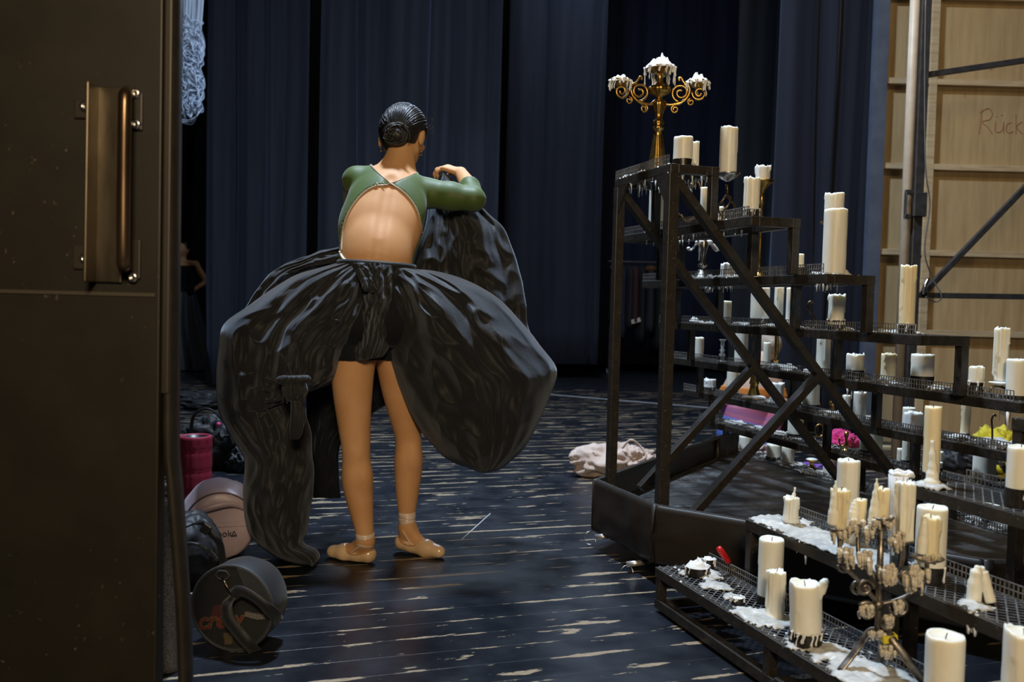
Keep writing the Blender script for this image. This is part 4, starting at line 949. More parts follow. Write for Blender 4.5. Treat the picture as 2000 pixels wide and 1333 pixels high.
# ================================================================== bodies: smooth blended volumes turned into one continuous surface
from mathutils.bvhtree import BVHTree
class Field:
    def __init__(s, lo, hi, h):
        s.h = h; s.lo = np.array(lo, float); n = np.ceil((np.array(hi)-s.lo)/h).astype(int)+1; s.n = n
        s.ax = [s.lo[i]+h*np.arange(n[i]) for i in range(3)]
        s.D = np.full(tuple(n), 1.0, np.float32)
    def _win(s, lo, hi):
        r = []
        for i in range(3):
            a = int(np.clip(np.floor((lo[i]-s.lo[i])/s.h), 0, s.n[i])); b = int(np.clip(np.ceil((hi[i]-s.lo[i])/s.h)+1, 0, s.n[i])); r.append(slice(a, b))
        return tuple(r)
    def _pts(s, w):
        return np.meshgrid(s.ax[0][w[0]], s.ax[1][w[1]], s.ax[2][w[2]], indexing='ij')
    def _mix(s, w, d, k, sub):
        o = s.D[w]; d = d.astype(np.float32)
        if sub: o = -o
        if k > 0:
            hh = np.clip(.5+.5*(o-d)/k, 0, 1); r = o*(1-hh)+d*hh-k*hh*(1-hh)
        else: r = np.minimum(o, d)
        # o*(1-h)+d*h : polynomial smooth minimum
        s.D[w] = -r if sub else r
    def cone(s, a, b, r1, r2, k=.02, sub=False, sq=None):
        a = np.array(a, float); b = np.array(b, float); m = max(r1, r2)+k+.03
        w = s._win(np.minimum(a, b)-m, np.maximum(a, b)+m)
        if any(q.stop <= q.start for q in w): return s
        X, Y, Z = s._pts(w); px, py, pz = X-a[0], Y-a[1], Z-a[2]; ba = b-a
        t = np.clip((px*ba[0]+py*ba[1]+pz*ba[2])/max(ba@ba, 1e-9), 0, 1)
        d = np.sqrt((px-ba[0]*t)**2+(py-ba[1]*t)**2+(pz-ba[2]*t)**2)-(r1+(r2-r1)*t)
        s._mix(w, d, k, sub); return s
    def ell(s, c, r, k=.03, rot=None, sub=False):
        c = np.array(c, float); r = np.array(r, float); m = r.max()+k+.03
        w = s._win(c-m, c+m)
        if any(q.stop <= q.start for q in w): return s
        X, Y, Z = s._pts(w); P = [X-c[0], Y-c[1], Z-c[2]]
        if rot is not None:
            R = np.array(rot.to_3x3() if hasattr(rot, 'to_3x3') else rot).T
            P = [R[i, 0]*P[0]+R[i, 1]*P[1]+R[i, 2]*P[2] for i in range(3)]
        k0 = np.sqrt(sum((P[i]/r[i])**2 for i in range(3))); k1 = np.sqrt(sum((P[i]/r[i]**2)**2 for i in range(3)))
        d = k0*(k0-1)/np.maximum(k1, 1e-6)
        s._mix(w, d, k, sub); return s
    def groove(s, pts, r, k):
        P = np.array(pts); w = s._win(P.min(0)-.09, P.max(0)+.09); X, Y, Z = s._pts(w); d = np.full(X.shape, 9.0)
        for i in range(len(P)-1):
            a = P[i]; ba = P[i+1]-a; t = np.clip(((X-a[0])*ba[0]+(Y-a[1])*ba[1]+(Z-a[2])*ba[2])/(ba@ba), 0, 1)
            d = np.minimum(d, np.sqrt((X-a[0]-ba[0]*t)**2+(Y-a[1]-ba[1]*t)**2+(Z-a[2]-ba[2]*t)**2))
        s._mix(w, d-r, k, True)
    def chain(s, pts, rad, k=.02):
        P = spline([tuple(p) for p in pts], 6); Rr = spline([(r, 0, 0) for r in rad], 6); pts = [np.array(p) for p in P]; rad = [q.x for q in Rr]
        for i in range(len(pts)-1): s.cone(pts[i], pts[i+1], rad[i], rad[i+1], k)
        return s
    def mesh(s, D=None):
        """naive surface nets"""
        D = s.D if D is None else D
        ins = D < 0; nx, ny, nz = D.shape
        cnt = np.zeros((nx-1, ny-1, nz-1), np.int8)
        for i in (0, 1):
            for j in (0, 1):
                for k in (0, 1): cnt += ins[i:nx-1+i, j:ny-1+j, k:nz-1+k]
        cell = (cnt > 0) & (cnt < 8); idx = np.full(cell.shape, -1, np.int64); C = np.argwhere(cell); idx[cell] = np.arange(len(C))
        acc = np.zeros((len(C), 3)); num = np.zeros(len(C))
        cor = [(i, j, k) for i in (0, 1) for j in (0, 1) for k in (0, 1)]
        for p in cor:
            for ax in range(3):
                if p[ax]: continue
                q = list(p); q[ax] = 1
                a = D[C[:, 0]+p[0], C[:, 1]+p[1], C[:, 2]+p[2]]; b = D[C[:, 0]+q[0], C[:, 1]+q[1], C[:, 2]+q[2]]
                m_ = (a < 0) != (b < 0); t = np.where(m_, a/np.where(m_, a-b, 1), 0)
                pos = np.tile(np.array(p, float), (len(C), 1)); pos[:, ax] += t
                acc[m_] += pos[m_]; num[m_] += 1
        V = s.lo+s.h*(C+acc/np.maximum(num, 1)[:, None])
        F = []
        for ax in range(3):
            u, v = (ax+1) % 3, (ax+2) % 3
            sl0 = [slice(1, D.shape[i]-1) for i in range(3)]; sl1 = list(sl0); sl0[ax] = slice(0, D.shape[ax]-1); sl1[ax] = slice(1, D.shape[ax])
            a = ins[tuple(sl0)]; b = ins[tuple(sl1)]; E = np.argwhere(a != b); E0 = E.copy()
            for i in range(3):
                if i != ax: E0[:, i] += 1
            fl_ = a[tuple(E.T)]
            def at_(du, dv):
                q = E0.copy(); q[:, u] += du; q[:, v] += dv; return idx[tuple(q.T)]
            quad = np.stack([at_(-1, -1), at_(0, -1), at_(0, 0), at_(-1, 0)], 1)
            quad[~fl_] = quad[~fl_][:, ::-1]; F.append(quad[(quad >= 0).all(1)])
        return V, np.concatenate(F)
    def build(s, name, mat_, parent=None, D=None, smooth_it=3):
        V, F = s.mesh(D)
        # relax a little to take out the grid
        if smooth_it:
            e = np.concatenate([F[:, [0, 1]], F[:, [1, 2]], F[:, [2, 3]], F[:, [3, 0]]]); e = np.concatenate([e, e[:, ::-1]])
            deg = np.bincount(e[:, 0], minlength=len(V))[:, None]
            for _ in range(smooth_it):
                for lam in (.5, -.52):
                    A = np.stack([np.bincount(e[:, 0], V[e[:, 1], i], minlength=len(V)) for i in range(3)], 1)/np.maximum(deg, 1)
                    V = V+lam*(A-V)
        me = bpy.data.meshes.new(name); me.vertices.add(len(V)); me.vertices.foreach_set('co', V.astype(np.float32).ravel())
        me.loops.add(F.size); me.loops.foreach_set('vertex_index', F.astype(np.int32).ravel())
        me.polygons.add(len(F)); me.polygons.foreach_set('loop_start', np.arange(0, F.size, 4, dtype=np.int32)); me.polygons.foreach_set('loop_total', np.full(len(F), 4, np.int32))
        me.update(calc_edges=True); me.validate(); me.polygons.foreach_set('use_smooth', [True]*len(me.polygons))
        o = bpy.data.objects.new(name, me); COL.objects.link(o); me.materials.append(mat_)
        if parent: o.parent = parent; o.matrix_parent_inverse = parent.matrix_world.inverted()
        o_bvh[name+str(id(o))] = None
        s.V, s.F = V, F
        return o
o_bvh = {}
def poly_sd(PX, PY, poly):
    """signed distance to a polygon, negative inside"""
    P = np.array(poly, float); d = np.full(PX.shape, 1e9); inside = np.zeros(PX.shape, bool); n = len(P)
    for i in range(n):
        a = P[i]; b = P[(i+1) % n]; e = b-a; wx = PX-a[0]; wy = PY-a[1]
        t = np.clip((wx*e[0]+wy*e[1])/(e@e), 0, 1); d = np.minimum(d, (wx-e[0]*t)**2+(wy-e[1]*t)**2)
        c = ((a[1] > PY) != (b[1] > PY)) & (PX < (b[0]-a[0])*(PY-a[1])/((b[1]-a[1]) if b[1] != a[1] else 1e-9)+a[0]); inside ^= c
    d = np.sqrt(d); return np.where(inside, -d, d)
def proj_np(X, Y, Z):
    Z = Z-CAM_Z; z = X*_f.x+Y*_f.y+Z*_f.z
    return 1000+FPX*(X*_r.x+Y*_r.y+Z*_r.z)/z, 666.5-FPX*(X*_u.x+Y*_u.y+Z*_u.z)/z

def skin(key, c1, c2):
    m = mat(key, c1, .6, 0, .3); v = tc(m); n = noi(m, v, 9, 4); setc(m, ramp(m, n, [(.3, c1), (.7, c2)]))
    b = nodes(m)[2]; b.inputs['Subsurface Weight'].default_value = .15; b.inputs['Subsurface Radius'].default_value = (.02, .008, .004); b.inputs['Subsurface Scale'].default_value = .6
    bump(m, noi(m, v, 160, 3), .06, .001); M[key] = m
skin('skin', (.56, .29, .125), (.64, .355, .175))
skin('skin_pale', (.62, .42, .32), (.70, .50, .40))
def fabric(key, c1, c2, rough=.6, sheen=.1, fine=300, bs=.15, **kw):
    m = mat(key, c1, rough, 0, kw.pop('spec', .4)); v = tc(m); n = noi(m, v, 12, 4); setc(m, ramp(m, n, [(.3, c1), (.7, c2)]))
    nodes(m)[2].inputs['Sheen Weight'].default_value = sheen; bump(m, noi(m, v, fine, 3), bs, .001); M[key] = m; return m
fabric('green_lycra', (.050, .088, .012), (.062, .106, .016), .55, .15)
fabric('beige_trim', (.36, .25, .16), (.44, .31, .21), .45)
fabric('satin', (.64, .43, .24), (.76, .54, .33), .22, 0, spec=.8)
fabric('binding', (.42, .20, .09), (.50, .26, .13), .5)
fabric('satin_ribbon', (.66, .52, .42), (.74, .60, .50), .35)
m = mat('black_hair', (.010, .008, .008), .40, 0, .45); bump(m, noi(m, tc(m, (1, .25, .25)), 110, 4, .7), .6, .004); M['black_hair'] = m
fabric('blond_hair', (.30, .25, .20), (.45, .38, .30), .5)
# taffeta: crinkled, soft sheen
m = mat('taffeta', (.024, .024, .028), .62, 0, .3); v = tc(m); N, L, b = nodes(m)
n1 = noi(m, v, 7, 5, .6); n2 = noi(m, v, 22, 4, .6); rd = math_(m, 'ABSOLUTE', math_(m, 'SUBTRACT', n2, .5))
bump(m, math_(m, 'ADD', math_(m, 'MULTIPLY', n1, 1.0), math_(m, 'MULTIPLY', rd, 1.0)), .28, .010)
b.inputs['Sheen Weight'].default_value = .22; b.inputs['Sheen Roughness'].default_value = .5; b.inputs['Sheen Tint'].default_value = (.75, .85, 1, 1)
setc(m, ramp(m, n1, [(.3, (.010, .0095, .010)), (.7, (.016, .0155, .017))])); M['taffeta'] = m

# ------------------------------------------------------------------ hands
def hand(F, wrist, fwd, up, side, scale=1.0, curl=(.9, .9, .8, .8), thumb=(.5, .3), spread=.1, k=.004):
    """five fingers on a palm. fwd wrist->knuckles, up = back of the hand, side = towards the thumb"""
    W_ = np.array(wrist, float); f = np.array(fwd, float); f /= np.linalg.norm(f); u = np.array(up, float); u -= f*(u@f); u /= np.linalg.norm(u)
    sd = np.array(side, float); sd -= f*(sd@f)+u*(sd@u); sd /= np.linalg.norm(sd); s = scale
    for off in (-.028, -.009, .011, .029): F.cone(W_+sd*off*.55*s, W_+f*.078*s+sd*off*s, .014*s, .0115*s, .010)
    F.cone(W_, W_+f*.05*s, .020*s, .014*s, .012)
    L4 = ((.030, .042, .024, .020), (.010, .046, .028, .022), (-.010, .042, .026, .021), (-.029, .033, .019, .018))
    for i, (off, a, b, c) in enumerate(L4):
        p = W_+f*(.082-.004*abs(i-1))*s+sd*off*s; ang = 0; r = (.0085, .0088, .0083, .0073)[i]*s; dirs = f+sd*spread*(off/.03)
        for seg, (ln, rr) in enumerate(((a, r), (b, r*.92), (c, r*.85))):
            ang += curl[i]*(.75, 1.1, .8)[seg]; d = dirs*math.cos(ang)-u*math.sin(ang); d /= np.linalg.norm(d)
            q = p+d*ln*s; F.cone(p, q, rr, rr*.93, k); p = q
    p = W_+f*.018*s+sd*.022*s-u*.006*s; d = sd*math.cos(thumb[0])+f*math.sin(thumb[0])-u*.35; d /= np.linalg.norm(d)
    q = p+d*.036*s; F.cone(p, q, .0125*s, .0105*s, .010)
    d2 = d*math.cos(thumb[1])+f*math.sin(thumb[1])*.8-u*math.sin(thumb[1])*.6; d2 /= np.linalg.norm(d2)
    q2 = q+d2*.028*s; F.cone(q, q2, .0098*s, .0088*s, k); q3 = q2+(d2-u*.3)*.022*s; F.cone(q2, q3, .0088*s, .0072*s, k)

# ================================================================== the dancer
DG = empty('person', (at(745, 1100, 3.36).x, 3.38, 0), 0, 'dancer seen from behind in open-backed green leotard, lifting a huge black skirt', 'person')
def A3(x, y, Y): return np.array(at(x, y, Y))
F = Field((-.80, 3.05, -.02), (.05, 4.02, 1.80), .0052)
kk = 3.4/1750
# pelvis, waist, ribs
F.ell(A3(735, 600, 3.36), (.155, .105, .125), .03)
F.ell(A3(702, 628, 3.31), (.078, .075, .085), .03); F.ell(A3(768, 632, 3.33), (.078, .075, .085), .03)
F.ell(A3(734, 520, 3.37), (.134, .098, .16), .07)
rotb = Matrix.Rotation(math.radians(-24), 3, 'X') @ Matrix.Rotation(math.radians(4), 3, 'Y')
F.ell(A3(744, 440, 3.45), (.158, .100, .20), .05, rotb)
F.ell(A3(760, 385, 3.52), (.150, .088, .12), .04, rotb)
for x, y, s in ((716, 395, -1), (800, 405, 1)): F.ell(A3(x, y, 3.455), (.055, .028, .075), .03, Matrix.Rotation(math.radians(-24), 3, 'X') @ Matrix.Rotation(math.radians(-12*s), 3, 'Y'))   # shoulder blades
# spine furrow
def front(px, py):
    d = ray(px, py)
    for q in range(600):
        p = Vector((0, 0, CAM_Z))+d*(3.08+q*.001); ix = [int(round((p[i]-F.lo[i])/F.h)) for i in range(3)]
        if F.D[ix[0], ix[1], ix[2]] < 0: return np.array(p)
pp = [front(x, y)-np.array((0, .0125, .003)) for x, y in ((733, 545), (734, 520), (738, 490), (742, 460), (746, 430), (751, 400), (757, 370), (764, 345))]
F.groove(pp, .012, .030)
# shoulders and neck
SL = A3(697, 353, 3.56); SR = A3(838, 378, 3.56); C7 = A3(768, 345, 3.57)
F.cone(C7, SL, .046, .050, .03); F.cone(C7, SR, .046, .048, .03); F.cone(A3(770, 352, 3.55), A3(783, 290, 3.60), .054, .047, .035)
F.cone(A3(745, 345, 3.56), A3(778, 300, 3.60), .030, .030, .03); F.cone(A3(800, 352, 3.57), A3(793, 305, 3.61), .028, .030, .03)
# head, turned to the right and away
HC = A3(790, 262, 3.66); yaw = math.radians(-17)
RH = Matrix.Rotation(yaw, 3, 'Z') @ Matrix.Rotation(math.radians(-16), 3, 'X') @ Matrix.Rotation(math.radians(4), 3, 'Y')
def HP(x, y, z): return HC+np.array(RH @ Vector((x, y, z)))      # x right, y face, z up (head space)
F.ell(HC, (.074, .094, .098), .02, RH); F.ell(HP(0, .035, -.055), (.056, .062, .066), .03, RH)
F.ell(HP(0, .070, -.092), (.024, .022, .020), .02, RH)                       # chin
for s in (-1, 1):
    F.cone(HP(s*.058, .0, -.065), HP(s*.018, .075, -.095), .018, .014, .02)         # jaw
    F.ell(HP(s*.040, .078, -.020), (.022, .016, .018), .015, RH)              # cheekbone
    F.ell(HP(s*.031, .088, .012), (.015, .012, .009), .006, RH)               # eye
    F.cone(HP(s*.014, .096, .030), HP(s*.048, .080, .030), .006, .005, .008)   # brow
    F.ell(HP(s*.084, -.010, -.016), (.013, .020, .032), .006, RH); F.ell(HP(s*.096, -.004, -.014), (.007, .009, .016), .004, RH, sub=True)
F.ell(A3(744, 274, 3.655), (.010, .018, .030), .006, Matrix.Rotation(.15, 3, 'Y'))
F.cone(HP(0, .098, .022), HP(0, .116, -.020), .008, .013, .010); F.ell(HP(.012, .104, -.024), (.008, .008, .006), .004, RH); F.ell(HP(-.012, .104, -.024), (.008, .008, .006), .004, RH)
F.ell(HP(0, .098, -.048), (.022, .010, .006), .005, RH); F.ell(HP(0, .096, -.058), (.018, .010, .007), .005, RH)
# right arm lifting the cloth
EL = A3(925, 390, 3.54); WR = A3(900, 338, 3.72)
F.cone(SR, A3(880, 384, 3.55), .052, .050, .02); F.cone(A3(880, 384, 3.55), EL, .050, .041, .02)
F.cone(EL, A3(917, 366, 3.62), .042, .037, .015); F.cone(A3(917, 366, 3.62), WR, .037, .025, .012)
hand(F, WR, A3(866, 326, 3.74)-WR, np.array((-.15, -.25, 1)), np.array((.1, 1, .1)), .92, (.62, .72, .8, .95), (.9, .5), .12)
F.cone(A3(899, 342, 3.70), A3(897, 351, 3.69), .012, .010, .006)
# left arm, forward and down in front of the body
EL2 = A3(690, 455, 3.80); WR2 = A3(730, 500, 3.90)
F.cone(SL, EL2, .048, .038, .02); F.cone(EL2, WR2, .037, .024, .015)
hand(F, WR2, (.5, .5, -.6), (-.4, .2, .6), (.6, .1, .5), .92, (.7, .8, .8, .9))
# legs
def leg(pts, rad): F.chain([A3(*p) for p in pts], [r for r in rad], .008)
leg([(700, 640, 3.36), (690, 720, 3.36), (689, 770, 3.355), (692, 830, 3.345), (695, 868, 3.34), (696, 900, 3.34), (698, 940, 3.34), (704, 985, 3.325), (711, 1030, 3.31), (714, 1058, 3.305)],
    [.086, .077, .070, .058, .051, .049, .0545, .045, .033, .029])
F.ell(A3(691, 938, 3.315), (.032, .035, .062), .02); F.ell(A3(711, 934, 3.318), (.030, .034, .058), .02)
F.ell(A3(696, 868, 3.272), (.016, .014, .030), .02, sub=True)
leg([(762, 640, 3.40), (772, 700, 3.43), (780, 760, 3.46), (790, 815, 3.48), (797, 848, 3.49), (798, 875, 3.49), (798, 905, 3.485), (796, 950, 3.475), (795, 985, 3.465), (795, 1012, 3.46), (796, 1040, 3.46)],
    [.082, .074, .066, .055, .049, .048, .053, .045, .035, .028, .030])
F.ell(A3(790, 900, 3.462), (.030, .034, .060), .02); F.ell(A3(808, 895, 3.462), (.028, .032, .055), .02)
# feet
def foot(F, heel, toe, ankle, r=1.0, g=0, kx=.012):
    h = np.array(heel); t = np.array(toe); a = np.array(ankle); d = (t-h)
    F.cone(h, h+d*.28, .027+g, .026+g, kx); F.cone(h+d*.28, h+d*.66, .026+g, .030+g, kx); F.cone(h+d*.66, t, .030+g, .020+g, kx)
    if not g: F.cone(a, h+d*.08+np.array((0, 0, .01)), .028, .026, .015); F.cone(a, h+d*.55+np.array((0, 0, .006)), .028, .021, .02)
hl, tl, al = A3(719, 1087, 3.315), np.array(on_z(652, 1078, .024)), A3(714, 1058, 3.305)
hl[2] = .032; hr, tr, ar = A3(786, 1062, 3.475), np.array(on_z(856, 1078, .026)), A3(796, 1030, 3.46)
hr[2] = max(hr[2], .04)
foot(F, hl, tl, al); foot(F, hr, tr, ar)
body_D = F.D.copy()
body = F.build('body', M['skin'], DG)
BV, BF = F.V, F.F
# ---- leotard: the body grown by 4 mm, cut at the back opening, neck, sleeve and hips
X, Y, Z = np.meshgrid(F.ax[0], F.ax[1], F.ax[2], indexing='ij')
zi = int((.90-F.lo[2])/F.h); sub = (slice(None), slice(None), slice(zi, None))
PX, PY = proj_np(X[sub], Y[sub], Z[sub])
OPEN = [(664, 500), (665, 470), (669, 445), (678, 420), (693, 394), (712, 374), (733, 363), (756, 361), (774, 366), (794, 381), (810, 402), (820, 426), (825, 450), (825, 480), (817, 508), (806, 532), (800, 560), (660, 560)]
OPENs = [(p.x, p.y) for p in spline([(x, y, 0) for x, y in OPEN[:16]], 5)]+[(800, 570), (655, 570)]
ymid = 3.36+.5*(Z[sub]-1.05)
k_ = Y[sub]/FPX
back = np.maximum(poly_sd(PX, PY, OPENs)*k_, Y[sub]-ymid)
NECK = [(722, 318), (742, 341), (762, 358), (786, 350), (813, 338), (850, 300), (850, 150), (700, 150), (706, 300)]
neck = poly_sd(PX, PY, NECK)*k_
cuff = A3(919, 361, 3.635); cdir = WR-A3(917, 366, 3.62); cdir /= np.linalg.norm(cdir)
cut = (X[sub]-cuff[0])*cdir[0]+(Y[sub]-cuff[1])*cdir[1]+(Z[sub]-cuff[2])*cdir[2]
sleeve = np.maximum(-cut, np.sqrt((X[sub]-cuff[0])**2+(Y[sub]-cuff[1])**2+(Z[sub]-cuff[2])**2)-.22)
cw = WR2*.55+EL2*.45; c2 = WR2-EL2; c2 /= np.linalg.norm(c2); cut2 = (X[sub]-cw[0])*c2[0]+(Y[sub]-cw[1])*c2[1]+(Z[sub]-cw[2])*c2[2]
sl2 = np.maximum(-cut2, np.sqrt((X[sub]-cw[0])**2+(Y[sub]-cw[1])**2+(Z[sub]-cw[2])**2)-.17)
hand_r = .092-np.sqrt((X[sub]-A3(872, 340, 3.73)[0])**2+(Y[sub]-3.74)**2+(Z[sub]-A3(872, 340, 3.73)[2])**2)
L_ = np.maximum.reduce([hand_r, body_D[sub]-.0045, -back, -neck, -sleeve, -sl2]).astype(np.float32)
FL = Field.__new__(Field); FL.h = F.h; FL.lo = F.lo+np.array((0, 0, zi*F.h)); FL.D = L_; FL.n = np.array(L_.shape)
leo = FL.build('leotard', M['green_lycra'], DG, smooth_it=2)
sh_top = at(736, 522, 3.36).z
zs = slice(int((.62-F.lo[2])/F.h), zi+int(.25/F.h)); Xs, Ys, Zs = X[:, :, zs], Y[:, :, zs], Z[:, :, zs]
Ds = np.maximum.reduce([body_D[:, :, zs]-.011, Ys-3.60,  Zs-sh_top, at(735, 702, 3.4).z-Zs]).astype(np.float32)
FS = Field.__new__(Field); FS.h = F.h; FS.lo = F.lo+np.array((0, 0, zs.start*F.h)); FS.D = Ds; FS.n = np.array(Ds.shape)
FS.build('black_shorts', M['dark_cloth'], DG, smooth_it=2)
bvh_leo = BVHTree.FromPolygons([tuple(v) for v in FL.V], [tuple(f) for f in FL.F]); bvh_body = BVHTree.FromPolygons([tuple(v) for v in BV], [tuple(f) for f in BF])
def hit(px, py, bv=None, off=0):
    d = ray(px, py).normalized()
    for b_ in ([bv] if bv else [bvh_leo, bvh_body]):
        loc, n_, i, dist = b_.ray_cast(Vector((0, 0, CAM_Z)), d, 20)
        if loc: return loc-d*off
    return None
def surf_line(pts, off=.002, n=8):
    out = []
    for p in spline([(x, y, 0) for x, y in pts], n):
        hs = [h for h in (hit(p.x+dx_, p.y+dy_, b_) for b_ in (bvh_leo, bvh_body) for dx_, dy_ in ((0, 0),)) if h]
        if hs: out.append(min(hs, key=lambda q: q.y)-ray(p.x, p.y).normalized()*off)
    if len(out) > 4:
        for _ in range(3): out = [out[0]]+[(out[i-1]+out[i]*2+out[i+1])/4 for i in range(1, len(out)-1)]+[out[-1]]
    return out
MB().tube(surf_line([(667, 490), (668, 470), (671, 445), (679, 420), (694, 395), (713, 375), (734, 364), (757, 362)]), .0048, 8).build('back_piping', M['beige_trim'], leo, True, world=True)
MB().tube(surf_line([(724, 323), (742, 341), (762, 358), (780, 370), (796, 384), (810, 403), (819, 426), (823.5, 450), (823.5, 480), (816, 508), (807, 527)]), .0048, 8).build('back_piping', M['beige_trim'], leo, True, world=True)
MB().tube(surf_line([(757, 361), (786, 350), (811, 339)]), .0028, 8).build('neck_piping', M['beige_trim'], leo, True, world=True)
cl_ = surf_line([(664, 492), (668, 502), (676, 511)], .004)
if len(cl_) > 2: MB().tube(cl_, .0055, 8).build('clear_strap', mat('clear_strap', (.75, .70, .62), .2), leo, True, world=True)
for x, y in ((735, 360), (748, 360), (768, 366), (776, 372)):
    h_ = hit(x, y, None, .007)
    if h_: MB().tube([h_+Vector((.0055*math.cos(a*PI/6), 0, .0055*math.sin(a*PI/6))) for a in range(12)], .0014, 6, closed=True).build('snap_ring', M['chrome'], leo, True, world=True)
# ---- hair, bun, stray hairs, earrings
FH = Field(HC-.17, HC+.17, .0042)
FH.ell(HP(0, -.012, .022), (.090, .104, .096), .02, RH); FH.ell(HP(-.006, -.046, -.040), (.056, .048, .068), .03, RH); FH.ell(HP(.0, -.055, -.005), (.082, .058, .078), .02, RH)
FH.ell(HP(0, .100, -.050), (.092, .080, .100), .012, RH, sub=True)
for s in (-1, 1): FH.ell(HP(s*.096, -.006, -.030), (.030, .034, .044), .010, RH, sub=True)
FH.ell(A3(742, 276, 3.66), (.024, .035, .036), .008, sub=True)
hair = FH.build('hair', M['black_hair'], DG)
bc = A3(772, 263, 3.545)
FB = Field(bc-.08, bc+.08, .004); FB.ell(bc, (.052, .036, .048), .01)
bun = FB.build('hair_bun', M['black_hair'], hair)
sw = MB(); rnd = random.Random(4)
for i in range(26):
    r0 = .008+.038*rnd.random(); a0 = rnd.uniform(0, 6.3); ln = rnd.uniform(1.5, 3.6); tz = rnd.uniform(-.004, .003)
    jx, jz, el_, tlt = rnd.uniform(-.009, .009), rnd.uniform(-.009, .009), rnd.uniform(.75, 1.2), rnd.uniform(-.3, .3)
    sw.tube([bc+np.array((jx, 0, jz))+np.array((el_*1.12*r0*math.cos(a0+tlt+ln*j/12)*(1-.02*j), -.0365*math.sqrt(max(.03, 1-(r0/.054)**2))+tz, 1.06*r0*math.sin(a0+ln*j/12)*(1-.02*j))) for j in range(13)], [.0012]+[.0028]*11+[.0012], 6)
sw.build('bun_coils', M['black_hair'], bun, True, world=True)
hb = BVHTree.FromPolygons([tuple(v) for v in FH.V], [tuple(f) for f in FH.F]); st_ = MB(); c0 = Vector(HC); bd_ = (Vector(bc)-c0).normalized()
for i in range(230):
    d0 = Vector((rnd.gauss(0, 1), rnd.gauss(.1, .8), rnd.gauss(.35, 1))).normalized(); path = []
    for j in range(15):
        dd = (d0*(1-j/14)+bd_*(j/14)).normalized()
        loc, nn_, ii_, ds_ = hb.ray_cast(c0+dd*.3, -dd, .3)
        if loc: path.append(loc+dd*.0004)
    if len(path) > 8: st_.tube(path, [.0005]+[.0022*rnd.uniform(.6, 1.2)]*(len(path)-2)+[.0008], 5)
st_.build('combed_strands', M['black_hair'], hair, True, world=True)['kind'] = 'stuff'
hr_ = MB()
for i in range(46):
    th = rnd.uniform(-.2, PI+.2); p = HC+np.array((.092*math.cos(th)*1.02, rnd.uniform(-.04, .04), .014+.100*math.sin(th)))
    ou = Vector((math.cos(th), 0, math.sin(th)+.2)).normalized(); tg = Vector((-math.sin(th), 0, math.cos(th)))*rnd.choice((-1, 1))
    l = rnd.uniform(.006, .020); p = Vector(p)
    hr_.tube([p-ou*.004, p+tg*l*.6+ou*l*.2, p+tg*l*1.3+ou*l*.5], .00032, 4)
for i in range(9):
    p = A3(838+rnd.uniform(-2, 1), 240+rnd.uniform(-12, 22), 3.66); p = Vector(p); l = rnd.uniform(.01, .022)
    hr_.tube(spline([p, p+Vector((l*.7, 0, rnd.uniform(-.004, .006))), p+Vector((l, 0, -.006-rnd.random()*.006)), p+Vector((l*.7, 0, -.012))], 4), .00035, 4)
hr_.build('stray_hairs', M['black_hair'], hair, False, world=True)
for x, y, Y_ in ((744, 292, 3.63), (823, 293, 3.63), (822, 300, 3.63)):
    c_ = at(x, y, Y_); MB().tube([c_+Vector((.0058*math.cos(a*PI/7), .003*math.sin(a*PI/7), .0075*math.sin(a*PI/7))) for a in range(14)], .0016, 7, closed=True).build('earring', M['brass'], DG, True, world=True)
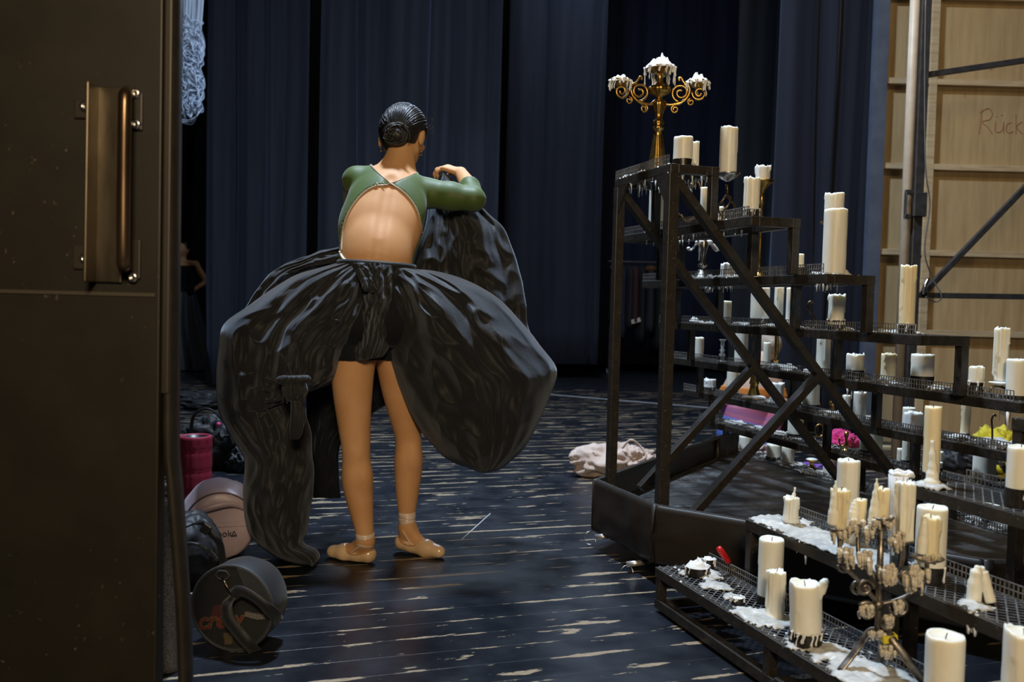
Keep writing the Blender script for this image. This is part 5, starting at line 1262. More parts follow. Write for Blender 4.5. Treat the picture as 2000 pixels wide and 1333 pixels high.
# ---- pointe shoes with ribbons
for nm, h_, t_, a_, yy in (('l', hl, tl, al, 1052), ('r', hr, tr, ar, 1010)):
    G = Field(np.minimum(h_, t_)-.08, np.maximum(h_, t_)+.08, .0042); foot(G, h_, t_, a_, g=.0042, kx=.012)
    d = t_-h_; u_ = np.array((0, 0, 1.0)); G.cone(t_-d*.02, t_+d*.05, .021, .018, .01)
    P1 = h_+d*.02+u_*.050; P2 = h_+d*.50+u_*.046
    G.cone(P1, P2, .030, .024, .006, sub=True)
    # flat sole
    w0 = G._win(G.lo, G.lo+G.h*G.n); Xg, Yg, Zg = G._pts(w0)
    if nm == 'l': G.D = np.maximum(G.D, (.004-Zg)).astype(np.float32)
    sh_ = G.build('pointe_shoe', M['satin'], DG)
    bs = BVHTree.FromPolygons([tuple(v) for v in G.V], [tuple(f) for f in G.F])
    # binding round the opening and the pleated seam
    dl = np.linalg.norm(d); dh = d/dl; side = np.cross(dh, u_); side /= np.linalg.norm(side); ring = []
    for q in range(36):
        an = 2*PI*q/36; sn, cs = math.sin(an), math.cos(an); sp_ = .27+.33*cs; base = h_+d*sp_
        if abs(sn) > .55: o_ = base+side*.12*np.sign(sn)+u_*(.004+.016*cs*cs); dr_ = -side*np.sign(sn)
        elif cs > 0: o_ = base+side*.030*sn+u_*.15; dr_ = -u_
        else: o_ = h_-dh*.12+side*.030*sn+u_*.020; dr_ = dh
        loc = bs.ray_cast(Vector(o_), Vector(dr_), .3)[0]
        if loc: ring.append(loc)
    for _ in range(2): ring = [(ring[i-1]+ring[i]*2+ring[(i+1) % len(ring)])/4 for i in range(len(ring))]
    if len(ring) > 6: MB().tube(ring, .0028, 6, closed=True).build('shoe_binding', M['binding'], sh_, True, world=True)
    for i, (y0_, rr) in enumerate(((yy-6, .031), (yy+2, .0305), (yy+9, .031))):
        c_ = Vector(A3(795 if nm == 'r' else 713, y0_, a_[1])); mb = MB()
        rad_ = .0315 if nm == 'l' else .0300
        mb.add([], [])
        n_ = 28; v_ = []
        for dz, q in ((-.011, .0), (-.010, .0016), (.010, .0016), (.011, .0)):
            v_ += [c_+Vector(((rad_+q+.002)*math.cos(2*PI*j/n_), (rad_+q+.002)*math.sin(2*PI*j/n_), dz+.004*math.sin(2*PI*j/n_+i*2))) for j in range(n_)]
        mb.add(v_, [(r_*n_+j, r_*n_+(j+1) % n_, (r_+1)*n_+(j+1) % n_, (r_+1)*n_+j) for r_ in range(3) for j in range(n_)])
        mb.build('ankle_ribbon', M['satin_ribbon'], DG, True, world=True)
    for s in (-1, 1):
        e0 = Vector(a_+side*.030*s+np.array((0, 0, -.005))); e1 = Vector(h_+d*.36+side*.030*s+u_*.012)
        MB().bar(e0, e1, .004, .014, up=(0, 1, .2)).build('ribbon_strap', M['satin_ribbon'], sh_, world=True)

# ================================================================== the skirt
def lobe(name, A_, B_, Y0, bulge, folds, amp, seed, mat_, parent, nt=120, ns=110, back=.5, ydrift=0, asym=.7, wide=None, tpow=.6, end=.12):
    """billowing cloth between two outlines that start at the waist and end together; folds run along it"""
    a = resample(spline([(x, y, 0) for x, y in A_], 12), nt+1); b = resample(spline([(x, y, 0) for x, y in B_], 12), nt+1)
    rnd = random.Random(seed); ph = [rnd.uniform(0, 6.28) for _ in range(8)]
    V = []
    def P(s, t, i, sign):
        q = a[i].lerp(b[i], s); g = (math.sin(PI*min(1, t*.98+.01))**tpow)*(1-end)+end*(1-t*.3)
        prof = math.sin(PI*s**asym)**.62 if 0 < s < 1 else 0
        y = Y0+ydrift*t-sign*bulge*prof*g*(1 if sign > 0 else back)
        w = s+.05*math.sin(3.1*t+ph[0])+.03*math.sin(7*t+ph[1])
        n_ = noise.noise(Vector((w*folds*.42, t*1.3, seed*3.1)))*1.15+.42*noise.noise(Vector((w*folds*1.0, t*2.4, seed*1.7+5)))
        r_ = .6-abs(noise.noise(Vector((w*folds*.6, t*1.5, seed+11))))*1.9
        cr_ = (.2-abs(noise.noise(Vector((s*6+t*3, t*7-s*2, seed)))))*.8+noise.noise(Vector((s*13, t*12, seed+3)))*.16
        edge = min(1, prof*1.8)
        y -= sign*amp*(n_*.9+r_*.55+cr_)*edge*(.45+.75*math.sin(PI*min(t+.08, 1)))
        # silhouettes wobble a little too
        q2 = q+Vector((noise.noise(Vector((t*9, s*2, seed+7))), noise.noise(Vector((t*9, s*2, seed+8))), 0))*3.0*(1-edge*.5)
        return at(q2.x, q2.y, y)
    for sign in (1, -1):
        for i in range(nt+1):
            for j in range(ns+1):
                if sign < 0 and j in (0, ns): V.append(None); continue
                V.append(P(j/ns, i/nt, i, sign))
    w_ = ns+1; off = (nt+1)*w_; idx = {}; vs = []
    for i, p in enumerate(V):
        if p is not None: idx[i] = len(vs); vs.append(p)
    g = lambda i, j, s: idx[i*w_+j] if (s == 0 or j in (0, ns)) else idx[off+i*w_+j]
    F_ = []
    for i in range(nt):
        for j in range(ns):
            F_.append((g(i, j, 0), g(i+1, j, 0), g(i+1, j+1, 0), g(i, j+1, 0)))
            F_.append((g(i, j, 1), g(i, j+1, 1), g(i+1, j+1, 1), g(i+1, j, 1)))
    return mobj(name, vs, F_, mat_, parent, True, world=True)
SKT = empty('skirt', at(735, 530, 3.36), 0); SKT.parent = DG; SKT.matrix_parent_inverse = DG.matrix_world.inverted()
T = M['taffeta']
# the piece held up in the hand, behind everything
lobe('raised_skirt_panel', [(868, 336), (905, 372), (950, 412), (985, 450), (1012, 520), (1027, 590), (1032, 640), (1060, 700)],
     [(862, 338), (845, 358), (838, 400), (828, 450), (812, 500), (806, 540), (850, 600), (900, 680)], 3.74, .10, 9, .050, 3, T, SKT, back=.6, ydrift=-.10, asym=.9)
lobe('flying_skirt_edge', [(668, 480), (630, 490), (580, 506), (545, 522), (515, 548), (492, 580), (470, 620)],
     [(690, 512), (650, 520), (610, 530), (575, 545), (540, 575), (520, 610), (510, 650)], 3.66, .05, 7, .035, 5, T, SKT, nt=60, ns=50)
# inner front cloth seen behind the legs
lobe('inner_skirt_front', [(612, 640), (598, 740), (600, 850), (605, 930), (612, 974)], [(790, 640), (772, 730), (752, 790), (668, 860), (666, 974)], 3.66, .05, 8, .03, 9, M['dark_cloth'], SKT, nt=70, ns=60)
# left lobe, gathered into the knot
lobe('left_skirt_lobe', [(668, 512), (600, 530), (545, 556), (490, 594), (437, 634), (426, 690), (423, 745), (424, 790), (438, 822), (480, 818), (530, 790), (562, 772)],
     [(742, 512), (738, 560), (735, 610), (722, 655), (699, 690), (688, 722), (665, 744), (640, 752), (620, 757), (602, 760), (590, 763), (580, 766)], 3.40, .27, 12, .070, 12, T, SKT, nt=150, ns=150, tpow=.45)
# trailing bundle under the knot
lobe('trailing_skirt_bundle', [(425, 770), (432, 815), (455, 860), (478, 905), (474, 960), (478, 1010), (492, 1052), (530, 1084), (570, 1102), (606, 1108)],
     [(560, 750), (590, 790), (606, 840), (612, 890), (614, 940), (606, 1000), (600, 1040), (594, 1060), (618, 1074), (624, 1092), (612, 1106)], 3.30, .15, 4, .034, 27, T, SKT, nt=120, ns=90, tpow=.3, end=.35)
# right lobe, hanging down to its rounded corner
lobe('right_skirt_lobe', [(806, 526), (850, 530), (905, 545), (960, 574), (1010, 618), (1050, 668), (1086, 720), (1074, 775), (1048, 835), (1015, 885), (980, 916), (950, 924)],
     [(734, 512), (738, 580), (744, 640), (752, 690), (768, 735), (786, 775), (805, 815), (828, 850), (858, 884), (888, 906), (915, 918), (938, 924)], 3.40, .26, 10, .058, 30, T, SKT, nt=150, ns=150, tpow=.45)
# centre drape over the seat and the small flap at the waist
lobe('centre_skirt_drape', [(690, 512), (700, 560), (700, 610), (694, 660), (690, 700), (700, 708)], [(790, 520), (778, 570), (768, 620), (762, 665), (752, 694), (735, 700)], 3.30, .10, 9, .045, 41, T, SKT, nt=80, ns=80, back=.2, tpow=.5, end=.5)
lobe('waist_flap', [(684, 514), (700, 545), (712, 570), (735, 572), (733, 566)], [(742, 514), (744, 530), (740, 548), (738, 562), (735, 567)], 3.205, .035, 6, .022, 44, T, SKT, nt=40, ns=40, back=.3, end=.5)
# waistband
wb = MB(); pts = []
for i in range(40):
    a = 2*PI*i/40; pts.append(Vector(A3(736, 517, 3.36))+Vector((.138*math.cos(a), .098*math.sin(a), -.006*math.cos(a))))
wb.tube(pts, .011, 8, closed=True); wb.build('waistband', T, SKT, True, world=True)
# knot with its loop
kc = at(576, 762, 3.06)
FK = Field(np.array(kc)-.10, np.array(kc)+.10, .004)
FK.ell(kc, (.044, .035, .046), .01)
for i in range(9):
    x = -.036+.009*i; FK.cone(np.array(kc)+(x, -.036+.4*x*x/.04, -.045), np.array(kc)+(x*.9, -.036+.4*x*x/.04, .045), .0035, .0045, .006, sub=(i % 2 == 1))
FK.cone(np.array(kc)+(-.045, -.02, .035), np.array(kc)+(.045, -.02, .040), .014, .014, .01)
FK.build('knot', T, SKT)
def tail(pts, w, nm):
    mb = MB(); P = spline(pts, 8); v = []; n = 12
    for i, p in enumerate(P):
        t = i/(len(P)-1); ww = w*(.7+.5*math.sin(PI*t))
        for k in range(n):
            a = 2*PI*k/n; v.append(p+Vector((ww*math.cos(a), .012*math.sin(a)*(1+.6*math.sin(3*a+t*4)), 0)))
    mb.add(v, [(i*n+k, i*n+(k+1) % n, (i+1)*n+(k+1) % n, (i+1)*n+k) for i in range(len(P)-1) for k in range(n)]+[tuple((len(P)-1)*n+k for k in range(n))])
    return mb.build(nm, T, SKT, True, world=True)
tail([at(577, 782, 3.04), at(580, 815, 3.04), at(578, 845, 3.05), at(575, 858, 3.06)], .020, 'knot_loop')
tail([at(586, 782, 3.05), at(590, 812, 3.05), at(588, 835, 3.06)], .012, 'knot_loop')
# gathers fanning out of the knot
dg_ = bpy.context.evaluated_depsgraph_get(); dg_.update(); bvs = [BVHTree.FromObject(o, dg_) for o in bpy.data.objects if o.name in ('left_skirt_lobe', 'trailing_skirt_bundle')]; inv_ = [o.matrix_world.copy() for o in bpy.data.objects if o.name in ('left_skirt_lobe', 'trailing_skirt_bundle')]
def on_skirt(x, y, off):
    d = ray(x, y).normalized(); best = None
    for b_ in bvs:
        loc = b_.ray_cast(Vector((0, 0, CAM_Z)), d, 9)[0]
        if loc and (best is None or loc.y < best.y): best = loc
    return (best or at(x, y, 3.15))+d*off
for (x0, y0), (x1, y1) in (((566, 752), (500, 738)), ((566, 760), (490, 762)), ((568, 768), (500, 792)), ((572, 744), (548, 690)), ((580, 742), (578, 680)), ((588, 744), (612, 690)), ((594, 752), (650, 735)), ((572, 778), (520, 850)), ((576, 784), (545, 880)), ((566, 775), (505, 820))):
    tl_ = MB().tube(spline([on_skirt(x0+(x1-x0)*q, y0+(y1-y0)*q+3*math.sin(q*5), .001+.006*q) for q in (0, .25, .5, .75, 1)], 5), [.008]*5+[.0095]*5+[.008]*5+[.006]*5+[.002], 8)
    tl_.build('gathered_fold', T, SKT, True, world=True)

# ================================================================== bags, cloths and people around
def crumple(name, c, r, seed, mat_, label=None, cat=None, parent=None, amp=.22, freq=2.2, rz=0, sharp=1.0, n=72, floor=True):
    """a soft heap: rounded body with folds, resting on the floor"""
    v = []; m_ = n//2; c = Vector(c); R_ = Matrix.Rotation(rz, 3, 'Z')
    for i in range(m_+1):
        th = PI*i/m_
        for k in range(n):
            ph = 2*PI*k/n; d = Vector((math.sin(th)*math.cos(ph), math.sin(th)*math.sin(ph), math.cos(th)))
            a = noise.noise(d*freq+Vector((seed, 0, 0))); b_ = abs(noise.noise(d*freq*1.7+Vector((0, seed, 3)))); e = abs(noise.noise(d*freq*4.1+Vector((seed, 5, 3))))
            q = 1+amp*(a-b_*1.4*sharp-e*.22*sharp+.25)
            p = R_ @ Vector((d.x*r[0]*q, d.y*r[1]*q, d.z*r[2]*q))+c
            if floor and p.z < .004: p.z = .004
            v.append(p)
    f = [(i*n+k, (i+1)*n+k, (i+1)*n+(k+1) % n, i*n+(k+1) % n) for i in range(m_) for k in range(n)]
    o = mobj(name, v, f, mat_, parent, True, world=bool(parent))
    return tag(o, label, cat)
fabric('pink_nylon', (.50, .38, .44), (.60, .47, .53), .34, .1, 90, .3)
fabric('black_nylon', (.008, .009, .011), (.015, .016, .020), .55, .08, 120, .4)
fabric('grey_nylon', (.026, .028, .033), (.036, .039, .045), .55, .1, 200, .3)
fabric('maroon_foam', (.21, .012, .035), (.27, .018, .048), .55, 0, 200, .3)
fabric('cream_cotton', (.52, .40, .34), (.66, .53, .46), .7, .2, 90, .3)
fabric('hot_pink', (.60, .03, .20), (.75, .06, .30), .6)
fabric('yellow_cloth', (.60, .50, .02), (.75, .64, .05), .6)
fabric('pale_pink', (.55, .40, .38), (.66, .50, .48), .7)
def disc_frame(c, ax):
    ax = Vector(ax).normalized(); x = ax.cross(ZZ).normalized(); z = x.cross(ax).normalized(); return Vector(c), ax, x, z
# ---- black mesh duffel in front
C0 = on_z(452, 1272, 0); R0 = .118; c = C0+Vector((0, .0, R0+.002))
C_, ax, ex, ez = disc_frame(c, (.16, 1, 0))
if ex.x < 0: ex = -ex
t = empty('mesh_duffel_bag', (C0.x+.06, C0.y+.16, 0), 0, 'round black mesh duffel bag with a wide strap, nearest bag beside the door', 'bag')
mb = MB(); n = 48; v = []
prof = [(R0*.99, 0), (R0, .006), (R0*1.03, .04), (R0*.99, .07), (R0*1.0, .10), (R0*.90, .13), (R0*.5, .14), (.003, .14)]
for r, l in prof:
    for k in range(n):
        a = 2*PI*k/n; q = 1+.03*noise.noise(Vector((math.cos(a)*2, math.sin(a)*2, l*9))); v.append(C_+ax*l+(ex*math.cos(a)+ez*math.sin(a))*r*q)
mb.add(v, [(i*n+k, i*n+(k+1) % n, (i+1)*n+(k+1) % n, (i+1)*n+k) for i in range(len(prof)-1) for k in range(n)])
mb.build('body', M['black_nylon'], t, True, world=True)
MB().tube([C_+(ex*math.cos(2*PI*k/48)+ez*math.sin(2*PI*k/48))*R0 for k in range(48)], .0045, 8, closed=True).build('rim_piping', M['grey_nylon'], t, True, world=True)
g = MB()
for k in range(-27, 28):
    o_ = k*.0042; l = math.sqrt(max(0, R0**2-o_**2))
    if l > .01:
        g.bar(C_+ex*o_-ez*l, C_+ex*o_+ez*l, .0009, .0009, up=ax); g.bar(C_+ez*o_-ex*l, C_+ez*o_+ex*l, .0009, .0009, up=ax)
g.build('net_end', M['grey_nylon'], t, world=True)
IN = C_+ax*.012
def inpatch(pts, m_, nm, off=0):
    P = [IN+ex*x*R0+ez*y*R0+ax*off for x, y in pts]; mb = MB(); n_ = len(P)
    mb.add(P+[p+ax*.006 for p in P], [tuple(range(n_)), tuple(range(2*n_-1, n_-1, -1))]+[(i, (i+1) % n_, n_+(i+1) % n_, n_+i) for i in range(n_)]); return mb.build(nm, m_, t, world=True)
inpatch([(math.cos(a*PI/16), math.sin(a*PI/16)) for a in range(32)], mat('bag_lining', (.008, .008, .009), .8), 'lining', .012)
inpatch([(-.50, -.02), (-.20, .06), (-.02, -.12), (-.10, -.42), (-.62, -.38)], mat('red_fabric', (.22, .015, .015), .7), 'red_cloth')
inpatch([(.28, -.10), (.74, -.14), (.78, -.22), (.60, -.26), (.26, -.20)], mat('pale_cloth', (.55, .48, .42), .7), 'pale_cloth', -.002)
inpatch([(-.26, -.66), (-.02, -.64), (-.04, -.90), (-.22, -.93)], mat('gold_cloth', (.30, .20, .06), .6), 'gold_cloth')
inpatch([(.10, -.66), (.26, -.66), (.28, -.82), (.12, -.84)], mat('beige_cloth', (.40, .34, .24), .6), 'beige_cloth')
# solid upper right wedge
w = [(.12, .98), (.28, .62), (.36, .42), (.70, .26), (.99, .10)]+[(math.cos(a), math.sin(a)) for a in [x*.12 for x in range(1, 12)]]
inpatch(w, M['grey_nylon'], 'side_panel', -.018)
def textobj(s, c, x, z, size, m_, parent, nm, shear=0, extr=.0008, font_off=0):
    cu = bpy.data.curves.new(nm, 'FONT'); cu.body = s; cu.size = size; cu.extrude = extr; cu.shear = shear; cu.align_x = 'CENTER'; cu.offset = font_off
    o = bpy.data.objects.new(nm, cu); COL.objects.link(o); cu.materials.append(m_); y = z.cross(x)
    x = Vector(x).normalized(); z = Vector(z).normalized(); nrm = x.cross(z)
    o.matrix_world = Matrix(((x.x, z.x, nrm.x, c[0]), (x.y, z.y, nrm.y, c[1]), (x.z, z.z, nrm.z, c[2]), (0, 0, 0, 1)))
    bpy.context.view_layer.update(); me = bpy.data.meshes.new_from_object(o.evaluated_get(bpy.context.evaluated_depsgraph_get())); mw = Matrix(o.matrix_world); bpy.data.objects.remove(o); o = bpy.data.objects.new(nm, me); COL.objects.link(o)
    if not me.materials: me.materials.append(m_)
    o.parent = parent; o.matrix_parent_inverse = parent.matrix_world.inverted(); o.matrix_world = mw
    return o
sx_ = (ex*.99+ez*.14).normalized(); sz_ = (ez*.99-ex*.14).normalized()
textobj('crew', IN-ax*.004-ex*.34*R0-ez*.52*R0, sx_, sz_, .066, mat('gold_letter', (.55, .36, .06), .5), t, 'lettering', .35, .0006, .0022)
textobj('crew', IN-ax*.006-ex*.34*R0-ez*.52*R0, sx_, sz_, .066, mat('red_letter', (.55, .02, .015), .5), t, 'lettering', .35, .0006)
# ring, snap hook and strap
p = C_-ax*.006+ez*.78*R0-ex*.22*R0
MB().tube([p+ex*.021*math.cos(a*PI/3)+ez*.013*math.sin(a*PI/3) for a in range(6)], .0032, 7, closed=True).build('strap_ring', M['grey_nylon'], t, True, world=True)
q = C_-ax*.016+ez*.34*R0+ex*.10*R0
MB().tube([p-ez*.006-ax*.003, p.lerp(q, .4)-ax*.008, q], [.002, .0038, .003], 8).build('snap_hook', M['dark_bronze'], t, True, world=True)
def strap(pts, w, th, m_, parent, nm, wdir):
    P = spline(pts, 8); mb = MB(); v = []
    for i, p_ in enumerate(P):
        tn = (P[min(i+1, len(P)-1)]-P[max(i-1, 0)]).normalized(); wd = Vector(wdir(i/(len(P)-1))); wd = (wd-tn*wd.dot(tn)).normalized(); nn = wd.cross(tn)
        v += [p_+wd*w/2+nn*th/2, p_-wd*w/2+nn*th/2, p_-wd*w/2-nn*th/2, p_+wd*w/2-nn*th/2]
    f = [(i*4+k, i*4+(k+1) % 4, i*4+4+(k+1) % 4, i*4+4+k) for i in range(len(P)-1) for k in range(4)]+[(0, 1, 2, 3), tuple(4*(len(P)-1)+k for k in (3, 2, 1, 0))]
    return mb.add(v, f).build(nm, m_, parent, True, world=True)
U_ = lambda x, y, o_=.02: C_+ex*x*R0+ez*y*R0-ax*o_
strap([U_(.10, .34), U_(.02, .15, .035), U_(.10, -.15, .04), U_(.32, -.45, .035), U_(.52, -.70, .03), U_(.62, -.95, .01)], .036, .003, M['black_nylon'], t, 'shoulder_strap', lambda u: ex*1.0+ez*.55)
strap([U_(.10, .36), U_(.30, .50, .03), U_(.62, .42, .035), U_(.95, .18, .03), U_(1.08, -.10, .0), U_(1.05, -.35, -.03)], .034, .003, M['black_nylon'], t, 'shoulder_strap', lambda u: ez*1.0+ex*.4-ax*.3)
# ---- pink round duffel
C1 = on_z(428, 1096, 0); R1 = .128; c = C1+Vector((0, 0, R1))
C_, ax, ex, ez = disc_frame(c, (-.34, 1, .05))
if ex.x < 0: ex = -ex
t = empty('pink_duffel_bag', (C1.x, C1.y+.15, 0), 0, 'shiny pale pink round duffel bag standing beside the skirt hem at the left', 'bag')
mb = MB(); n = 56; v = []
prof = [(.002, -.006), (R1*.6, -.008), (R1*.93, -.004), (R1, .006), (R1*1.03, .04), (R1*1.10, .10), (R1*1.10, .17), (R1*1.0, .23), (R1*.6, .26), (.002, .27)]
for i, (r, l) in enumerate(prof):
    for k in range(n):
        a = 2*PI*k/n; dd = Vector((math.cos(a)*1.6, math.sin(a)*1.6, l*8)); q = 1+(.07*noise.noise(dd)+.05*(.3-abs(noise.noise(dd*2.3))))*(1 if l > .02 else .3)
        p = C_+ax*l+(ex*math.cos(a)+ez*math.sin(a))*r*q-ax*(.006*noise.noise(Vector((math.cos(a)*r*22, math.sin(a)*r*22, 7))) if l < 0 else 0); p.z = max(p.z, .004); v.append(p)
mb.add(v, [(i*n+k, i*n+(k+1) % n, (i+1)*n+(k+1) % n, (i+1)*n+k) for i in range(len(prof)-1) for k in range(n)])
mb.build('body', M['pink_nylon'], t, True, world=True)
MB().tube([C_+(ex*math.cos(2*PI*k/48)+ez*math.sin(2*PI*k/48))*R1*.99+ax*.003+Vector((0, 0, .003 if math.sin(2*PI*k/48) < -.9 else 0)) for k in range(48)], .0035, 7, closed=True).build('rim_piping', mat('rim_dark', (.10, .08, .09), .5), t, True, world=True)
bd = MB(); 
for s in (.02, .15): bd.bar(C_-ax*.011-ex*R1*.97+ez*s*R1, C_-ax*.011+ex*R1*.97+ez*s*R1, .0012, .0018, up=ez)
bd.bar(C_-ax*.010-ex*R1*.96+ez*.085*R1, C_-ax*.010+ex*R1*.96+ez*.085*R1, .002, .016, up=ez)
bd.build('sewn_band', M['pink_nylon'], t, world=True)
strap([C_-ax*.012-ex*R1*.9+ez*.40*R1, C_-ax*.03-ex*R1*.3+ez*.62*R1, C_-ax*.022+ex*R1*.35+ez*.70*R1, C_+ax*.0+ex*R1*.92+ez*.42*R1], .022, .004, M['pink_nylon'], t, 'top_handle', lambda u: ez)
inkm = mat('grey_ink', (.07, .05, .06), .5)
textobj('Reebok', C_-ax*.014-ex*.07*R1-ez*.27*R1, ex, ez, .034, inkm, t, 'brand_lettering', 0, .0006)
tp = C_-ax*.014+ex*.40*R1-ez*.27*R1; mb = MB()
for a_, b_ in (((-.010, 0), (.010, 0)), ((.010, 0), (0, .019)), ((0, .019), (-.010, 0)), ((-.004, .004), (.004, .004))): mb.bar(tp+ex*a_[0]+ez*a_[1], tp+ex*b_[0]+ez*b_[1], .0016, .003, up=ez)
mb.build('delta_mark', inkm, t, world=True)
# ---- black rucksack between them
P = on_z(330, 1165, 0)+Vector((0, .1, 0)); t = empty('black_rucksack', (P.x, P.y, 0), 0, 'black rucksack with buckled straps squeezed between the door and the pink bag', 'bag')
crumple('body', (P.x+.01, P.y+.06, .115), (.10, .12, .125), 4, M['black_nylon'], parent=t, amp=.09)
strap([at(365, 1030, 2.60), at(395, 1020, 2.58), at(415, 1045, 2.57), at(430, 1065, 2.58), at(436, 1110, 2.62)], .02, .004, M['black_nylon'], t, 'strap', lambda u: Vector((1, 0, .5)))
MB().tube(spline([at(350, 1068, 2.58), at(375, 1062, 2.56), at(405, 1074, 2.56), at(425, 1095, 2.6)], 6), .005, 8).build('piping', M['grey_nylon'], t, True, world=True)
MB().box(at(402, 1034, 2.56), (.026, .01, .03), Matrix.Rotation(.6, 3, 'Y')).build('buckle', mat('buckle_plastic', (.02, .02, .02), .3), t, world=True, bevel=.003)
# ---- maroon foam roller
P = on_z(380, 996, 0); R_ = 32/1750*P.y; h_ = at(380, 851, P.y).z
t = empty('foam_roller', P, 0, 'dark red hollow foam roller standing upright behind the pink bag', 'foam roller')
mb = MB(); n = 60; v = []
rows = [(0, 1)]+[(h_*i/26, 1) for i in range(1, 26)]+[(h_*.99, .99), (h_, .95), (h_, .80), (h_*.9, .78), (.01, .78)]
for z_, q in rows:
    for k in range(n):
        gr = .955 if (q == 1 and ((k % 10 == 0) or (k % 10 == 5) or (int(z_/h_*26) % 7 == 0)) and .02 < z_ < h_*.93) else 1
        v.append((R_*q*gr*math.cos(2*PI*k/n), R_*q*gr*math.sin(2*PI*k/n), z_))
mb.add(v, [(i*n+k, i*n+(k+1) % n, (i+1)*n+(k+1) % n, (i+1)*n+k) for i in range(len(rows)-1) for k in range(n)]).build('foam', M['maroon_foam'], t, True)
MB().lathe([(R_*.79, .01), (R_*.79, h_*.985), (R_*.72, h_*.985), (R_*.72, .01)], n=40, cap=False).build('inner_tube', mat('tube_black', (.01, .01, .012), .4), t, True)
# ---- glitter bottle behind the door edge
P = on_z(324, 1308, 0); t = empty('glitter_flask', P, 0, 'tall glittery champagne-coloured flask seen in the slit between door and rubber seal', 'flask')
gm = mat('glitter', (.30, .24, .20), .35, .7); vv = tc(gm); n_ = noi(gm, vv, 420, 2, .8); setc(gm, ramp(gm, n_, [(.4, (.16, .12, .10)), (.62, (.75, .66, .58))])); bump(gm, n_, .6, .002)
hz = at(324, 966, P.y).z; MB().lathe([(.036, 0), (.038, .004), (.038, hz-.03), (.032, hz-.01), (.024, hz)], n=28).build('body', gm, t, True)
MB().lathe([(.026, hz), (.026, hz+.028), (.022, hz+.032)], n=24).build('cap', M['chrome'], t, True)
# ---- dark bags behind the roller
P = on_z(425, 925, 0)
t = empty('black_gym_bag', (P.x, P.y+.2, 0), 0, 'slumped black sports bag with a pink tag behind the dark red foam roller', 'bag')
crumple('body', (P.x-.02, P.y+.18, .15), (.22, .17, .17), 8, M['black_nylon'], parent=t, amp=.30)
MB().tube(spline([at(372, 850, P.y), at(380, 810, P.y-.02), at(410, 800, P.y-.03), at(440, 830, P.y), at(455, 870, P.y)], 6), .011, 8, squash=.5).build('handle', M['black_nylon'], t, True, world=True)
MB().ball(at(427, 829, P.y-.06), .012, 10).build('pink_tag', M['hot_pink'], t, True, world=True)
P = on_z(470, 928, 0); crumple('small_dark_pouch', (P.x-.01, P.y+.1, .07), (.10, .09, .085), 15, M['grey_nylon'], 'small dark grey pouch lying against the skirt behind the pink bag', 'bag', amp=.3)
P = on_z(372, 800, 0); crumple('dark_cloth_heap', (P.x, P.y+.2, .05), (.45, .25, .09), 19, M['black_nylon'], 'low heap of dark cloth on the floor far behind the foam roller', 'cloth', amp=.4)
# ---- cream cloth bag right of the dancer
P = on_z(1200, 938, 0); t = empty('cream_cloth_bag', (P.x, P.y+.15, 0), 0, 'crumpled cream pink drawstring cloth bag lying behind the tall back post', 'bag')
crumple('body', (P.x-.035, P.y+.12, .085), (.19, .17, .105), 33, M['cream_cotton'], parent=t, amp=.30, freq=1.7)
crumple('open_end', (P.x+.12, P.y+.10, .09), (.13, .11, .085), 35, M['cream_cotton'], parent=t, amp=.45, freq=2.4)
MB().tube(spline([at(1215, 876, P.y), at(1232, 860, P.y-.02), at(1250, 872, P.y), at(1262, 892, P.y-.02), at(1246, 902, P.y-.03)], 6), .007, 7).build('drawstring', M['cream_cotton'], t, True, world=True)
# ---- soft things beyond the stand
P = on_z(1652, 884, 0); crumple('pink_cloth', (P.x, P.y+.1, .06), (.13, .09, .075), 41, M['hot_pink'], 'crumpled hot pink cloth on the floor behind the stand, under the long brace', 'cloth', amp=.5)
P = on_z(1625, 840, 0); crumple('dark_blue_bag', (P.x, P.y+.25, .15), (.30, .2, .19), 43, M['grey_nylon'], 'dark blue grey bag on the floor behind the pink cloth', 'bag', amp=.35)
P = on_z(1905, 940, 0); crumple('navy_bag', (P.x, P.y+.15, .10), (.15, .13, .115), 47, M['black_nylon'], 'navy holdall on the floor at the right behind the third front step', 'bag', amp=.3)
P = on_z(1985, 945, 0); t = empty('yellow_black_bag', (P.x, P.y+.25, 0), 0, 'bright yellow and black bag at the foot of the wooden wall, far right', 'bag')
crumple('body', (P.x-.02, P.y+.2, .13), (.17, .14, .17), 51, M['yellow_cloth'], parent=t, amp=.35)
crumple('black_pocket', (P.x-.05, P.y+.10, .09), (.08, .06, .06), 52, M['black_nylon'], parent=t, amp=.2, floor=False)
P = on_z(1455, 892, 0); crumple('pale_pink_cloth', (P.x, P.y+.1, .03), (.20, .12, .05), 55, M['pale_pink'], 'pale pink cloth on the floor behind the lowest back shelf', 'cloth', amp=.5)
P = on_z(1590, 925, 0); crumple('purple_cloth', (P.x, P.y+.05, .02), (.10, .07, .03), 57, mat('purple', (.16, .07, .35), .6), 'small purple cloth on the floor behind the brass pedestal dish', 'cloth', amp=.5)
P = on_z(1735, 878, 0); tag(MB().box((P.x, P.y, .012), (.14, .10, .022)).build('wood_offcut', M['batten'], None, bevel=.003), 'small pale wood offcut on the floor in front of the wooden wall', 'wood')

